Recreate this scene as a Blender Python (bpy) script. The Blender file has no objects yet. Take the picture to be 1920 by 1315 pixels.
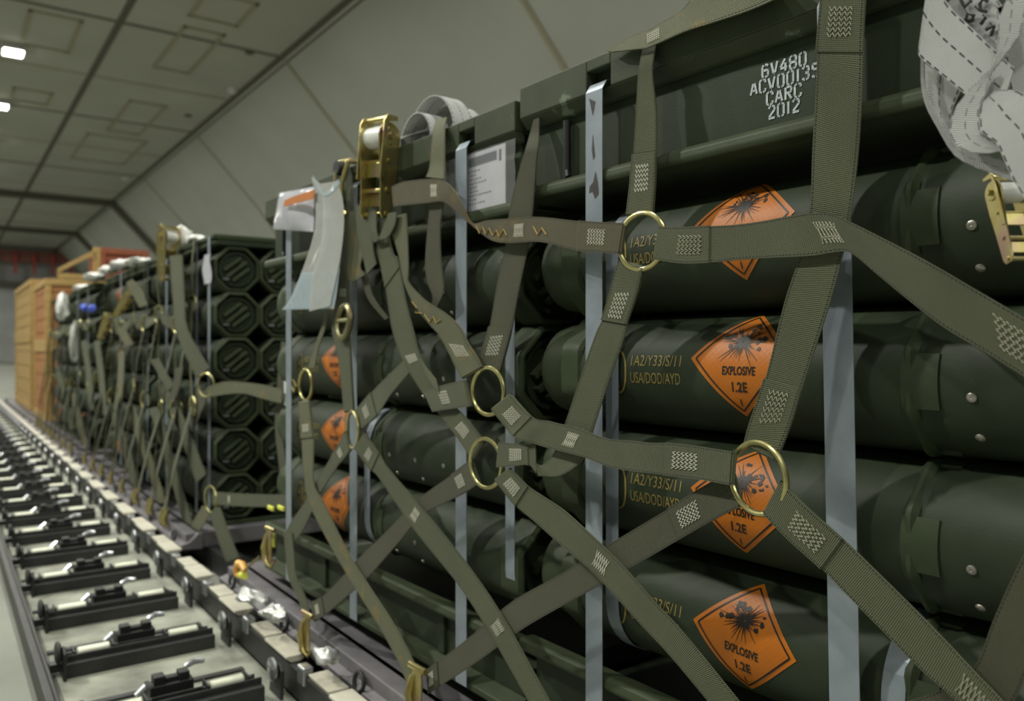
import bpy, math, random
from mathutils import Vector, Matrix
random.seed(7)
S = bpy.context.scene
COL = S.collection
# ------------------------------------------------------------------ camera, world, light
FPX, CX, CY = 1500.0, 960.0, 655.0
XV1, XV2 = -185.0, -115.0          # vanishing points: near load / building and conveyor
TH = math.atan((CX - XV1) / FPX)
TH2 = math.atan((CX - XV2) / FPX)
H = 0.80                            # camera height above the floor
cam_d = bpy.data.cameras.new('camera'); cam = bpy.data.objects.new('camera', cam_d); COL.objects.link(cam)
cam.location = (0, 0, H); cam.rotation_euler = (math.radians(90), 0, -TH)
cam_d.sensor_width = 36; cam_d.lens = FPX / 1920 * 36; cam_d.clip_start = 0.05; cam_d.clip_end = 300
cam_d.shift_y = -(1315 / 2 - CY) / 1920
cam_d.dof.use_dof = True; cam_d.dof.focus_distance = 0.98; cam_d.dof.aperture_fstop = 4.5
S.camera = cam
W = bpy.data.worlds.new('world'); S.world = W; W.use_nodes = True
W.node_tree.nodes['Background'].inputs[0].default_value = (0.86, 0.93, 0.80, 1)
W.node_tree.nodes['Background'].inputs[1].default_value = 0.13
S.view_settings.view_transform = 'Standard'; S.view_settings.look = 'None'
S.view_settings.gamma = 1; S.view_settings.exposure = 0.22; S.view_settings.use_curve_mapping = False
RBG = Matrix.Rotation(-(TH - TH2), 4, 'Z')
CEIL = H + 6.0

def lamp_light(loc, size, power, col=(1.0, 0.985, 0.90)):
    d = bpy.data.lights.new('lamp_light', 'AREA'); d.shape = 'SQUARE'; d.size = size; d.energy = power; d.color = col
    o = bpy.data.objects.new('lamp_light', d); COL.objects.link(o)
    o.location = loc
    o.matrix_world = RBG @ Matrix.Translation(loc)
    return o
LAMP_Y = [-7.15 + 4.3 * i for i in range(14)]
for y in LAMP_Y:
    lamp_light((1.2, y, CEIL - 0.16), 0.3, 78)
for y in LAMP_Y:
    lamp_light((-3.6, y, CEIL - 0.16), 0.3, 430 if 2 < y < 8 else 120)

# ------------------------------------------------------------------ materials
def new_mat(name):
    m = bpy.data.materials.new(name); m.use_nodes = True
    nt = m.node_tree; b = nt.nodes['Principled BSDF']
    return m, nt, b
def mat(name, col, rough=0.5, metal=0.0, var=0.15, scale=30, bump=0.0, bscale=200, col2=None, spec=0.5):
    m, nt, b = new_mat(name)
    tc = nt.nodes.new('ShaderNodeTexCoord')
    n = nt.nodes.new('ShaderNodeTexNoise'); n.inputs['Scale'].default_value = scale; n.inputs['Detail'].default_value = 6
    nt.links.new(tc.outputs['Object'], n.inputs['Vector'])
    r = nt.nodes.new('ShaderNodeValToRGB')
    c2 = col2 or tuple(c * (1 + var) for c in col)
    r.color_ramp.elements[0].color = (*[c * (1 - var) for c in col], 1); r.color_ramp.elements[0].position = .3
    r.color_ramp.elements[1].color = (*c2, 1); r.color_ramp.elements[1].position = .7
    nt.links.new(n.outputs['Fac'], r.inputs[0]); nt.links.new(r.outputs[0], b.inputs['Base Color'])
    b.inputs['Roughness'].default_value = rough; b.inputs['Metallic'].default_value = metal
    b.inputs['Specular IOR Level'].default_value = spec
    if bump:
        n2 = nt.nodes.new('ShaderNodeTexNoise'); n2.inputs['Scale'].default_value = bscale
        nt.links.new(tc.outputs['Object'], n2.inputs['Vector'])
        bp = nt.nodes.new('ShaderNodeBump'); bp.inputs['Strength'].default_value = bump; bp.inputs['Distance'].default_value = .002
        nt.links.new(n2.outputs['Fac'], bp.inputs['Height']); nt.links.new(bp.outputs[0], b.inputs['Normal'])
    return m
def worn(name, col, wear, thr=.66, scale=9, rough=.45):
    m, nt, b = new_mat(name)
    tc = nt.nodes.new('ShaderNodeTexCoord')
    n = nt.nodes.new('ShaderNodeTexNoise'); n.inputs['Scale'].default_value = scale; n.inputs['Detail'].default_value = 9; n.inputs['Roughness'].default_value = .62
    nt.links.new(tc.outputs['Object'], n.inputs['Vector'])
    r = nt.nodes.new('ShaderNodeValToRGB')
    e = r.color_ramp.elements
    e[0].position = .3; e[0].color = (*[c * .8 for c in col], 1)
    e[1].position = thr; e[1].color = (*[c * 1.15 for c in col], 1)
    k = e.new(min(.99, thr + .03)); k.color = (*wear, 1)
    nt.links.new(n.outputs['Fac'], r.inputs[0]); nt.links.new(r.outputs[0], b.inputs['Base Color'])
    b.inputs['Roughness'].default_value = rough + .13; b.inputs['Specular IOR Level'].default_value = .28
    n2 = nt.nodes.new('ShaderNodeTexNoise'); n2.inputs['Scale'].default_value = 350
    nt.links.new(tc.outputs['Object'], n2.inputs['Vector'])
    bp = nt.nodes.new('ShaderNodeBump'); bp.inputs['Strength'].default_value = .15; bp.inputs['Distance'].default_value = .001
    nt.links.new(n2.outputs['Fac'], bp.inputs['Height']); nt.links.new(bp.outputs[0], b.inputs['Normal'])
    return m
def webbing(name, col, edge, rib=.0021, dash_lines=(.045, .955), dash=.0042, lw=.016, stain=None):
    """woven strap: ribs across, dashed edge stitching, from the strap's own UVs (u across, v metres along)"""
    m, nt, b = new_mat(name); N = nt.nodes; L = nt.links
    uv = N.new('ShaderNodeTexCoord'); sp = N.new('ShaderNodeSeparateXYZ'); L.new(uv.outputs['UV'], sp.inputs[0])
    def M(op, a, c=None, d=None):
        n = N.new('ShaderNodeMath'); n.operation = op
        for i, q in enumerate((a, c, d)):
            if q is None: continue
            if isinstance(q, (int, float)): n.inputs[i].default_value = q
            else: L.new(q, n.inputs[i])
        return n.outputs[0]
    u, v = sp.outputs[0], sp.outputs[1]
    ribs = M('SINE', M('MULTIPLY', v, 2 * math.pi / rib))
    cross = M('SINE', M('MULTIPLY', u, 2 * math.pi * 24))
    hgt = M('ADD', M('MULTIPLY', ribs, .7), M('MULTIPLY', cross, .3))
    tcn = N.new('ShaderNodeTexNoise'); tcn.inputs['Scale'].default_value = 14; tcn.inputs['Detail'].default_value = 5
    L.new(uv.outputs['Object'], tcn.inputs['Vector'])
    mixc = N.new('ShaderNodeMixRGB'); mixc.inputs[1].default_value = (*[c * .78 for c in col], 1); mixc.inputs[2].default_value = (*[c * 1.2 for c in col], 1)
    L.new(tcn.outputs['Fac'], mixc.inputs[0])
    dk = N.new('ShaderNodeMixRGB'); dk.blend_type = 'MULTIPLY'; L.new(mixc.outputs[0], dk.inputs[1])
    L.new(M('MULTIPLY', M('ADD', M('MULTIPLY', ribs, -.5), .5), .75), dk.inputs[0]); dk.inputs[2].default_value = (.35, .35, .35, 1)
    out = dk.outputs[0]
    if stain:
        ns = N.new('ShaderNodeTexNoise'); ns.inputs['Scale'].default_value = 22; ns.inputs['Detail'].default_value = 4
        L.new(uv.outputs['Object'], ns.inputs['Vector'])
        ms = N.new('ShaderNodeMixRGB'); ms.inputs[2].default_value = (*stain, 1); L.new(out, ms.inputs[1])
        L.new(M('MULTIPLY', M('GREATER_THAN', ns.outputs['Fac'], .60), .35), ms.inputs[0]); out = ms.outputs[0]
    on = None
    for p in dash_lines:
        a = M('LESS_THAN', M('ABSOLUTE', M('SUBTRACT', u, p)), lw)
        on = a if on is None else M('MAXIMUM', on, a)
    if on is not None:
        dd = M('LESS_THAN', M('FRACT', M('DIVIDE', v, dash)), .62)
        me = N.new('ShaderNodeMixRGB'); L.new(M('MULTIPLY', on, dd), me.inputs[0]); L.new(out, me.inputs[1]); me.inputs[2].default_value = (*edge, 1)
        out = me.outputs[0]
    L.new(out, b.inputs['Base Color']); b.inputs['Roughness'].default_value = .75
    b.inputs['Specular IOR Level'].default_value = .3
    b.inputs['Sheen Weight'].default_value = .15
    bp = N.new('ShaderNodeBump'); bp.inputs['Strength'].default_value = .8; bp.inputs['Distance'].default_value = .0009
    L.new(hgt, bp.inputs['Height']); L.new(bp.outputs[0], b.inputs['Normal'])
    return m
def zinc(name, c1, c2, c3, rough=.3):
    m, nt, b = new_mat(name); N = nt.nodes; L = nt.links
    tc = N.new('ShaderNodeTexCoord'); n = N.new('ShaderNodeTexNoise'); n.inputs['Scale'].default_value = 28; n.inputs['Detail'].default_value = 3
    L.new(tc.outputs['Object'], n.inputs['Vector'])
    r = N.new('ShaderNodeValToRGB'); e = r.color_ramp.elements
    e[0].position = .32; e[0].color = (*c1, 1); e[1].position = .68; e[1].color = (*c3, 1); k = e.new(.5); k.color = (*c2, 1)
    L.new(n.outputs['Fac'], r.inputs[0]); L.new(r.outputs[0], b.inputs['Base Color'])
    b.inputs['Metallic'].default_value = .9; b.inputs['Roughness'].default_value = rough
    return m
def film(name, col, alpha, rough=.15):
    m, nt, b = new_mat(name); N = nt.nodes; L = nt.links
    b.inputs['Base Color'].default_value = (*col, 1); b.inputs['Roughness'].default_value = rough
    t = N.new('ShaderNodeBsdfTransparent'); tl = N.new('ShaderNodeBsdfTranslucent'); tl.inputs[0].default_value = (*col, 1)
    m1 = N.new('ShaderNodeMixShader'); m1.inputs[0].default_value = .4; L.new(b.outputs[0], m1.inputs[1]); L.new(tl.outputs[0], m1.inputs[2])
    n = N.new('ShaderNodeTexNoise'); n.inputs['Scale'].default_value = 14; tc = N.new('ShaderNodeTexCoord'); L.new(tc.outputs['Object'], n.inputs['Vector'])
    bp = N.new('ShaderNodeBump'); bp.inputs['Strength'].default_value = .8; bp.inputs['Distance'].default_value = .01
    L.new(n.outputs['Fac'], bp.inputs['Height']); L.new(bp.outputs[0], b.inputs['Normal'])
    m2 = N.new('ShaderNodeMixShader'); m2.inputs[0].default_value = alpha; L.new(t.outputs[0], m2.inputs[1]); L.new(m1.outputs[0], m2.inputs[2])
    L.new(m2.outputs[0], N['Material Output'].inputs[0])
    return m
def emis(name, col, st):
    m, nt, b = new_mat(name); b.inputs['Emission Color'].default_value = (*col, 1); b.inputs['Emission Strength'].default_value = st
    b.inputs['Base Color'].default_value = (*col, 1); return m
def wood(name, c1, c2):
    m, nt, b = new_mat(name); N = nt.nodes; L = nt.links
    tc = N.new('ShaderNodeTexCoord'); mp = N.new('ShaderNodeMapping'); mp.inputs['Scale'].default_value = (3, 3, 22)
    L.new(tc.outputs['Object'], mp.inputs[0]); n = N.new('ShaderNodeTexNoise'); n.inputs['Scale'].default_value = 2.5; n.inputs['Detail'].default_value = 6
    L.new(mp.outputs[0], n.inputs['Vector']); r = N.new('ShaderNodeValToRGB')
    r.color_ramp.elements[0].position = .35; r.color_ramp.elements[0].color = (*c1, 1); r.color_ramp.elements[1].position = .65; r.color_ramp.elements[1].color = (*c2, 1)
    L.new(n.outputs['Fac'], r.inputs[0]); L.new(r.outputs[0], b.inputs['Base Color']); b.inputs['Roughness'].default_value = .7
    return m

OLIVE = worn('olive_drab_paint', (.046, .063, .031), (.08, .10, .06), .76, 14, .42)
OLIVE_D = worn('dark_olive_paint', (.033, .046, .025), (.055, .072, .045), .80, 12, .42)
OLIVE_W = worn('scuffed_olive_paint', (.050, .064, .036), (.17, .21, .15), .60, 11, .42)
OLIVE_L = worn('lit_olive_rim_paint', (.056, .072, .038), (.17, .20, .14), .70, 16, .4)  # paler, scuffed olive; light on rims and grip ribs put into the paint
WEB = webbing('olive_webbing', (.132, .147, .076), (.015, .016, .008))
WEB_L = webbing('faded_lit_olive_webbing', (.19, .20, .105), (.015, .016, .008), stain=(.30, .19, .04))  # faded straps; also light on turned folds and far nets, put into colour
WEB_B = webbing('brown_olive_webbing', (.094, .097, .048), (.012, .011, .006))
WEB_W = webbing('white_tie_webbing', (.86, .88, .86), (.02, .02, .035), rib=.0019, dash_lines=(.03, .52, .97), dash=.011, lw=.016)
THREAD = mat('pale_thread', (.62, .62, .52), .8, var=.1)
THREAD_D = mat('tan_thread', (.36, .36, .27), .8, var=.1)
STEEL = mat('galvanised_band', (.33, .385, .435), .40, .40, .12, 25)
RUSTK = mat('scraped_dark_mark', (.06, .05, .05), .7, var=.3)
GOLD = zinc('yellow_zinc', (.46, .36, .14), (.54, .48, .20), (.50, .35, .25))
GOLD_R = zinc('yellow_zinc_ring', (.48, .44, .20), (.56, .53, .24), (.50, .44, .22), .28)
ORANGE = mat('orange_label_film', (.52, .150, .006), .5, var=.06, bump=.25, bscale=60)
INK = mat('black_ink', (.012, .010, .008), .5, var=.1)
STENCIL = mat('white_stencil_paint', (.52, .58, .60), .6, var=.2, scale=120)
YMARK = mat('ochre_printing', (.30, .23, .06), .5, var=.2, scale=90)
BLACKM = mat('black_rubber', (.012, .013, .012), .5)
SCREW = mat('screw_steel', (.45, .43, .38), .35, .8)
PAPER = mat('white_paper', (.60, .60, .66), .25, var=.05)
PAPERG = mat('grey_print', (.20, .21, .23), .5)
PAPERD = mat('dark_print', (.05, .06, .08), .4)
PLASTIC = film('pale_blue_plastic', (.66, .78, .84), .60)
WFILM = film('milky_plastic', (.74, .76, .74), .66)
CLEAR = film('clear_wrap', (.85, .87, .88), .28, .08)
ALU = mat('dull_aluminium', (.21, .20, .215), .55, .3, .2, 12)
DARKST = mat('dark_greasy_steel', (.028, .030, .028), .5, .2, .3, 20)
PLATE = mat('worn_deck_plate', (.26, .27, .22), .6, 0, .45, 9)
BEIGE = mat('beige_rail_paint', (.56, .54, .44), .55, 0, .2, 10)
ROLL = mat('zinc_roller', (.62, .64, .52), .35, .3, .15, 20)
BRIGHT = mat('bright_steel', (.5, .52, .54), .28, .85, .2, 20)
CONC = mat('concrete_floor', (.225, .235, .20), .75, 0, .2, 2)
CEILM = mat('ceiling_liner', (.47, .475, .405), .85, 0, .07, .6)
SIDEM = mat('ceiling_side_liner', (.50, .515, .455), .85, 0, .06, .5)
SEAM = mat('dark_seam', (.13, .12, .09), .8)
PATCH = mat('ochre_seam', (.38, .35, .24), .8)
GREYW = mat('grey_end_wall', (.50, .51, .50), .8, 0, .1, 1)
REDM = mat('red_steel', (.50, .07, .05), .6)
RUSTR = mat('red_brown_beam', (.30, .13, .10), .7)
WOODY = wood('yellow_timber', (.40, .25, .08), (.48, .33, .12))
WOODO = wood('orange_timber', (.36, .15, .05), (.42, .20, .07))
REDC = mat('red_crate_paint', (.28, .085, .04), .6)
GLOW = emis('lamp_glow', (1, .98, .88), 30)
YTAG = emis('yellow_tag', (.85, .95, .2), .0)
YTAG = mat('bright_yellow_plastic', (.80, .85, .12), .4, var=.05)
SILV = mat('silver_rope', (.55, .56, .54), .35, .5, .25, 60)

# ------------------------------------------------------------------ mesh helpers
INBG = False
BGL = []
class MB:
    def __init__(s): s.v = []; s.f = []; s.uv = []; s.sm = []
    def add(s, vs, fs, smooth=False, uvs=None):
        o = len(s.v); s.v += [Vector(p) for p in vs]
        for i, f in enumerate(fs):
            s.f.append([o + k for k in f]); s.sm.append(smooth)
            s.uv.append([uvs[k] for k in f] if uvs else [(0, 0)] * len(f))
        return s
    def box(s, a, b):
        x0, y0, z0 = a; x1, y1, z1 = b
        x0, x1 = min(x0, x1), max(x0, x1); y0, y1 = min(y0, y1), max(y0, y1); z0, z1 = min(z0, z1), max(z0, z1)
        s.add([(x0, y0, z0), (x1, y0, z0), (x1, y1, z0), (x0, y1, z0), (x0, y0, z1), (x1, y0, z1), (x1, y1, z1), (x0, y1, z1)],
              [(0, 3, 2, 1), (4, 5, 6, 7), (0, 1, 5, 4), (1, 2, 6, 5), (2, 3, 7, 6), (3, 0, 4, 7)]); return s
    def prism(s, poly, axis, a, b):
        """extrude a 2-D polygon along axis x/y/z from a to b"""
        def P(q, h):
            if axis == 'y': return (q[0], h, q[1])
            if axis == 'x': return (h, q[0], q[1])
            return (q[0], q[1], h)
        n = len(poly); vs = [P(q, a) for q in poly] + [P(q, b) for q in poly]
        s.add(vs, [tuple(range(n))[::-1], tuple(range(n, 2 * n))] + [(i, (i + 1) % n, n + (i + 1) % n, n + i) for i in range(n)]); return s
    def lathe(s, prof, axis='y', c=(0, 0, 0), n=40, smooth=True, rot=0):
        """prof: (r, h) pairs revolved about axis"""
        vs = []
        for r, h in prof:
            for k in range(n):
                a = 2 * math.pi * k / n + rot; p = (r * math.cos(a), r * math.sin(a))
                q = {'y': (p[0], h, p[1]), 'x': (h, p[0], p[1]), 'z': (p[0], p[1], h)}[axis]
                vs.append((q[0] + c[0], q[1] + c[1], q[2] + c[2]))
        fs = []
        for i in range(len(prof) - 1):
            for k in range(n):
                fs.append((i * n + k, i * n + (k + 1) % n, (i + 1) * n + (k + 1) % n, (i + 1) * n + k))
        s.add(vs, fs, smooth); return s
    def tube(s, pts, r, n=8, closed=False, caps=True):
        pts = [Vector(p) for p in pts]; m = len(pts); vs = []; up = None
        for i, p in enumerate(pts):
            a = pts[(i - 1) % m] if (closed or i) else p; b = pts[(i + 1) % m] if (closed or i < m - 1) else p
            t = (b - a).normalized() if (b - a).length > 1e-9 else Vector((0, 0, 1))
            if up is None: up = t.orthogonal().normalized()
            else:
                up = (up - t * up.dot(t)); up = up.normalized() if up.length > 1e-6 else t.orthogonal().normalized()
            w = t.cross(up)
            rr = r[i] if isinstance(r, (list, tuple)) else r
            for k in range(n):
                q = 2 * math.pi * k / n; vs.append(p + up * (rr * math.cos(q)) + w * (rr * math.sin(q)))
        fs = []
        for i in range(m if closed else m - 1):
            j = (i + 1) % m
            for k in range(n): fs.append((i * n + k, i * n + (k + 1) % n, j * n + (k + 1) % n, j * n + k))
        if caps and not closed: fs += [tuple(range(n))[::-1], tuple((m - 1) * n + k for k in range(n))]
        s.add(vs, fs, True); return s
    def build(s, name, mt, parent=None, bevel=0, sharp=35):
        me = bpy.data.meshes.new(name)
        off = Vector((0, 0, 0))
        if parent is not None:
            q = parent
            while q.parent: q = q.parent
            off = q.location.copy()
        else:
            xs = [p.x for p in s.v]; ys = [p.y for p in s.v]; zs = [p.z for p in s.v]
            off = Vector(((min(xs) + max(xs)) / 2, (min(ys) + max(ys)) / 2, min(zs)))
        me.from_pydata([tuple(p - off) for p in s.v], [], s.f)
        ul = me.uv_layers.new(name='UVMap'); i = 0
        for f, q in zip(s.f, s.uv):
            for w in q: ul.data[i].uv = w; i += 1
        me.polygons.foreach_set('use_smooth', s.sm)
        me.validate(); me.update()
        if any(s.sm): me.set_sharp_from_angle(angle=math.radians(sharp))
        me.materials.append(mt)
        o = bpy.data.objects.new(name, me); COL.objects.link(o)
        if parent is not None: o.parent = parent
        else:
            o.location = off
            if INBG: BGL.append(o)
        if bevel:
            b = o.modifiers.new('bevel', 'BEVEL'); b.width = bevel; b.segments = 2; b.limit_method = 'ANGLE'
        return o
def thing(name, label, cat, loc=(0, 0, 0), group=None):
    o = bpy.data.objects.new(name, None); COL.objects.link(o); o.location = loc; o.empty_display_size = .05
    o['label'] = label; o['category'] = cat
    if group: o['group'] = group
    if INBG: BGL.append(o)
    return o
def tag(o, label, cat, group=None):
    o['label'] = label; o['category'] = cat
    if group: o['group'] = group
    return o
def struct(name, mb, mt, bevel=0):
    o = mb.build(name, mt, bevel=bevel); o['kind'] = 'structure'; return o
def dup(root, dloc=(0, 0, 0), label=None, group=None):
    def cp(o, par):
        c = o.copy(); COL.objects.link(c)
        if par is not None: c.parent = par
        for ch in o.children: cp(ch, c)
        return c
    r = cp(root, None); r.location = root.location + Vector(dloc)
    if label: r['label'] = label
    if group: r['group'] = group
    elif 'group' in r and group is False: del r['group']
    if INBG: BGL.append(r)
    return r
# where a photographed point lies: on the (tilted) vertical plane X = X0 + k*Z of a frame
def U(px, py, dX=0.0, X0=.79, k=.07, fr=1):
    xv, th = (XV1, TH) if fr == 1 else (XV2, TH2)
    c, sn = math.cos(th), math.sin(th)
    m = (py - CY) / (px - xv)
    X = X0 / (1 + k * m / c) + dX
    d = FPX * X / (c * (px - xv))
    return Vector((X, (d - X * sn) / c, -m * X / c + H))
def proj(p, fr=1):
    th = TH if fr == 1 else TH2
    c, sn = math.cos(th), math.sin(th); d = p.x * sn + p.y * c
    return CX + FPX * (p.x * c - p.y * sn) / d, CY - FPX * (p.z - H) / d
CAMP = Vector((0, 0, H))
# ------------------------------------------------------------------ straps
class Ribbon:
    def __init__(s, edges, sub=7, fr=1):
        """edges: list of (pointA, pointB); Catmull-Rom along"""
        s.fr = fr
        def cr(P, t):
            n = len(P) - 1; i = min(int(t), n - 1); u = t - i
            p1, p2 = P[i], P[i + 1]
            p0 = P[i - 1] if i else p1 * 2 - p2
            p3 = P[i + 2] if i + 2 <= n else p2 * 2 - p1
            return .5 * ((2 * p1) + (p2 - p0) * u + (2 * p0 - 5 * p1 + 4 * p2 - p3) * u * u + (3 * p1 - 3 * p2 + p3 - p0) * u ** 3)
        A = [e[0] for e in edges]; B = [e[1] for e in edges]; n = (len(edges) - 1) * sub
        s.a = [cr(A, i / sub) for i in range(n + 1)]; s.b = [cr(B, i / sub) for i in range(n + 1)]
        s.n = n; s.len = [0.0]
        for i in range(n): s.len.append(s.len[-1] + ((s.a[i + 1] + s.b[i + 1]) / 2 - (s.a[i] + s.b[i]) / 2).length)
        s.nr = []
        prev = None
        for i in range(n + 1):
            j0, j1 = max(0, i - 1), min(n, i + 1)
            t = (s.a[j1] + s.b[j1]) - (s.a[j0] + s.b[j0]); w = s.b[i] - s.a[i]
            nn = t.cross(w)
            nn = nn.normalized() if nn.length > 1e-9 else (prev or Vector((-1, 0, 0)))
            if prev is None:
                if nn.dot(CAMP - s.a[i]) < 0: nn = -nn
            elif nn.dot(prev) < 0: nn = -nn
            s.nr.append(nn); prev = nn
    def at(s, v, u, off=0.0):
        v = max(0, min(s.len[-1], v)); i = 0
        lo, hi = 0, s.n
        while hi - lo > 1:
            mid = (lo + hi) // 2
            if s.len[mid] <= v: lo = mid
            else: hi = mid
        d = s.len[lo + 1] - s.len[lo]; f = (v - s.len[lo]) / d if d > 1e-9 else 0
        p = s.a[lo].lerp(s.a[lo + 1], f).lerp(s.b[lo].lerp(s.b[lo + 1], f), u)
        return p + s.nr[lo].lerp(s.nr[lo + 1], f) * off
    def near(s, px, py):
        best = None
        for i in range(101):
            v = s.len[-1] * i / 100; q = proj(s.at(v, .5), s.fr); e = (q[0] - px) ** 2 + (q[1] - py) ** 2
            if best is None or e < best[0]: best = (e, v)
        return best[1]
    def layer(s, mb, v0, v1, off0, off1, th=.0018, nu=4, wid=1.0):
        n = max(4, int((v1 - v0) / s.len[-1] * s.n)); vs = []; uvs = []
        for i in range(n + 1):
            f = i / n; v = v0 + (v1 - v0) * f; o = off0 + (off1 - off0) * f
            for sd in (0, 1):
                for k in range(nu + 1):
                    u = .5 + (k / nu - .5) * wid
                    vs.append(s.at(v, u, o + (th / 2 if sd else -th / 2))); uvs.append((k / nu, v))
        m = 2 * (nu + 1); fs = []
        for i in range(n):
            for k in range(nu):
                fs.append((i * m + k, i * m + k + 1, (i + 1) * m + k + 1, (i + 1) * m + k))
                q = nu + 1 + k; fs.append((i * m + q, (i + 1) * m + q, (i + 1) * m + q + 1, i * m + q + 1))
            fs.append((i * m, (i + 1) * m, (i + 1) * m + nu + 1, i * m + nu + 1))
            fs.append((i * m + nu, i * m + 2 * nu + 1, (i + 1) * m + 2 * nu + 1, (i + 1) * m + nu))
        for b in (0, n * m):
            for k in range(nu): fs.append((b + k, b + nu + 1 + k, b + nu + 2 + k, b + k + 1))
        mb.add(vs, fs, True, uvs); return mb
    def loop_end(s, mb, end, r, nu=4, th=.0018):
        """half-round fold at a strap end"""
        v = 0 if end == 0 else s.len[-1]; e = min(.01, s.len[-1] * .1)
        d = (s.at(v, .5) - s.at(v + e if end == 0 else v - e, .5)).normalized(); i = 0 if end == 0 else s.n
        nn = s.nr[i]; vs = []; uvs = []
        for j in range(7):
            a = -math.pi / 2 + math.pi * j / 6
            for k in range(nu + 1):
                vs.append(s.at(v, k / nu) + nn * (r * math.sin(a)) + d * (r * math.cos(a))); uvs.append((k / nu, v + j * .001))
        fs = [(j * (nu + 1) + k, j * (nu + 1) + k + 1, (j + 1) * (nu + 1) + k + 1, (j + 1) * (nu + 1) + k) for j in range(6) for k in range(nu)]
        mb.add(vs, fs, True, uvs)
    def stitches(s, vc, length, kind, off, u0=.24, u1=.78):
        mb = MB(); paths = []
        v0, v1 = vc - length / 2, vc + length / 2
        if kind in ('dense', 'long'):
            rows = 6
            for r in range(rows):
                va = v0 + (v1 - v0) * r / (rows - .4); amp = (v1 - v0) / rows * .95; nt = 9
                paths.append([(va + (amp if t % 2 else 0), u0 + (u1 - u0) * t / nt) for t in range(nt + 1)])
        elif kind == 'long':
            for r in range(7):
                vv = u0 + (u1 - u0) * r / 6.4; nt = 5
                paths.append([(v0 + (v1 - v0) * t / nt, vv + (.05 if t % 2 else 0)) for t in range(nt + 1)])
        else:
            nt = 6
            for ph in (0, 1): paths.append([(v0 + (v1 - v0) * t / nt, u1 if (t + ph) % 2 else u0) for t in range(nt + 1)])
        for p in paths:
            for (va, ua), (vb, ub) in zip(p[:-1], p[1:]):
                A = s.at(va, ua, off); B = s.at(vb, ub, off); L = (B - A).length; k = max(1, int(L / .0034))
                for q in range(k):
                    f0, f1 = q / k, (q + .78) / k
                    mb.tube([s.at(va + (vb - va) * f0, ua + (ub - ua) * f0, off), s.at(va + (vb - va) * f1, ua + (ub - ua) * f1, off)], .00062, 4)
        return mb
def strap(root, st, mt=None, dX=0.0, loops=(), flaps=(), stitch=(), X0=.79, k=.07, fr=1, name='webbing_strap', world=False, sub=7, th=.0022, thread=None):
    """st: stations (xa,ya,xb,yb[,da,db]); loops: ends folded round a ring; flaps: (px,py,end); stitch: (px,py,length,kind)"""
    mt = mt or WEB
    if world: ed = [(Vector(a), Vector(b)) for a, b in st]
    else: ed = [(U(q[0], q[1], dX + (q[4] if len(q) > 4 else 0), X0, k, fr), U(q[2], q[3], dX + (q[5] if len(q) > 5 else 0), X0, k, fr)) for q in st]
    R = Ribbon(ed, sub, fr); mb = MB(); R.layer(mb, 0, R.len[-1], 0, 0, th)
    for e in loops: R.loop_end(mb, e, .0035)
    o = mb.build(name, mt, root)
    fl = []
    for (px, py, e) in flaps:
        v = R.near(px, py); a, b = (0, v) if e == 0 else (v, R.len[-1]); fl.append((a, b))
        f = MB(); R.layer(f, a, b, .0035 if e == 0 else .0024, .0024 if e == 0 else .0035, th, wid=1.03); f.build('sewn_flap', mt, o)
    for (px, py, L, kind) in stitch:
        v = R.near(px, py); off = .0016
        for a, b in fl:
            if a - .001 <= v <= b + .001: off = .0046
        R.stitches(v, L, kind, off).build('stitching', thread or THREAD, o)
    return o
def ring(root, px, py, r, yaw=0, tilt=0, dX=0.0, mt=None, X0=.79, k=.07, fr=1, minor=.0037, at=None, name='ring'):
    c = at or U(px, py, dX, X0, k, fr)
    M = Matrix.Rotation(math.radians(yaw), 3, 'Z') @ Matrix.Rotation(math.radians(tilt), 3, 'Y')
    ex, ey = M @ Vector((0, 1, 0)), M @ Vector((0, 0, 1)); mb = MB()
    mb.tube([c + ex * (r * math.cos(a)) + ey * (r * math.sin(a)) for a in [2 * math.pi * i / 44 for i in range(44)]], minor, 10, closed=True)
    return mb.build(name, mt or GOLD_R, root)

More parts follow.
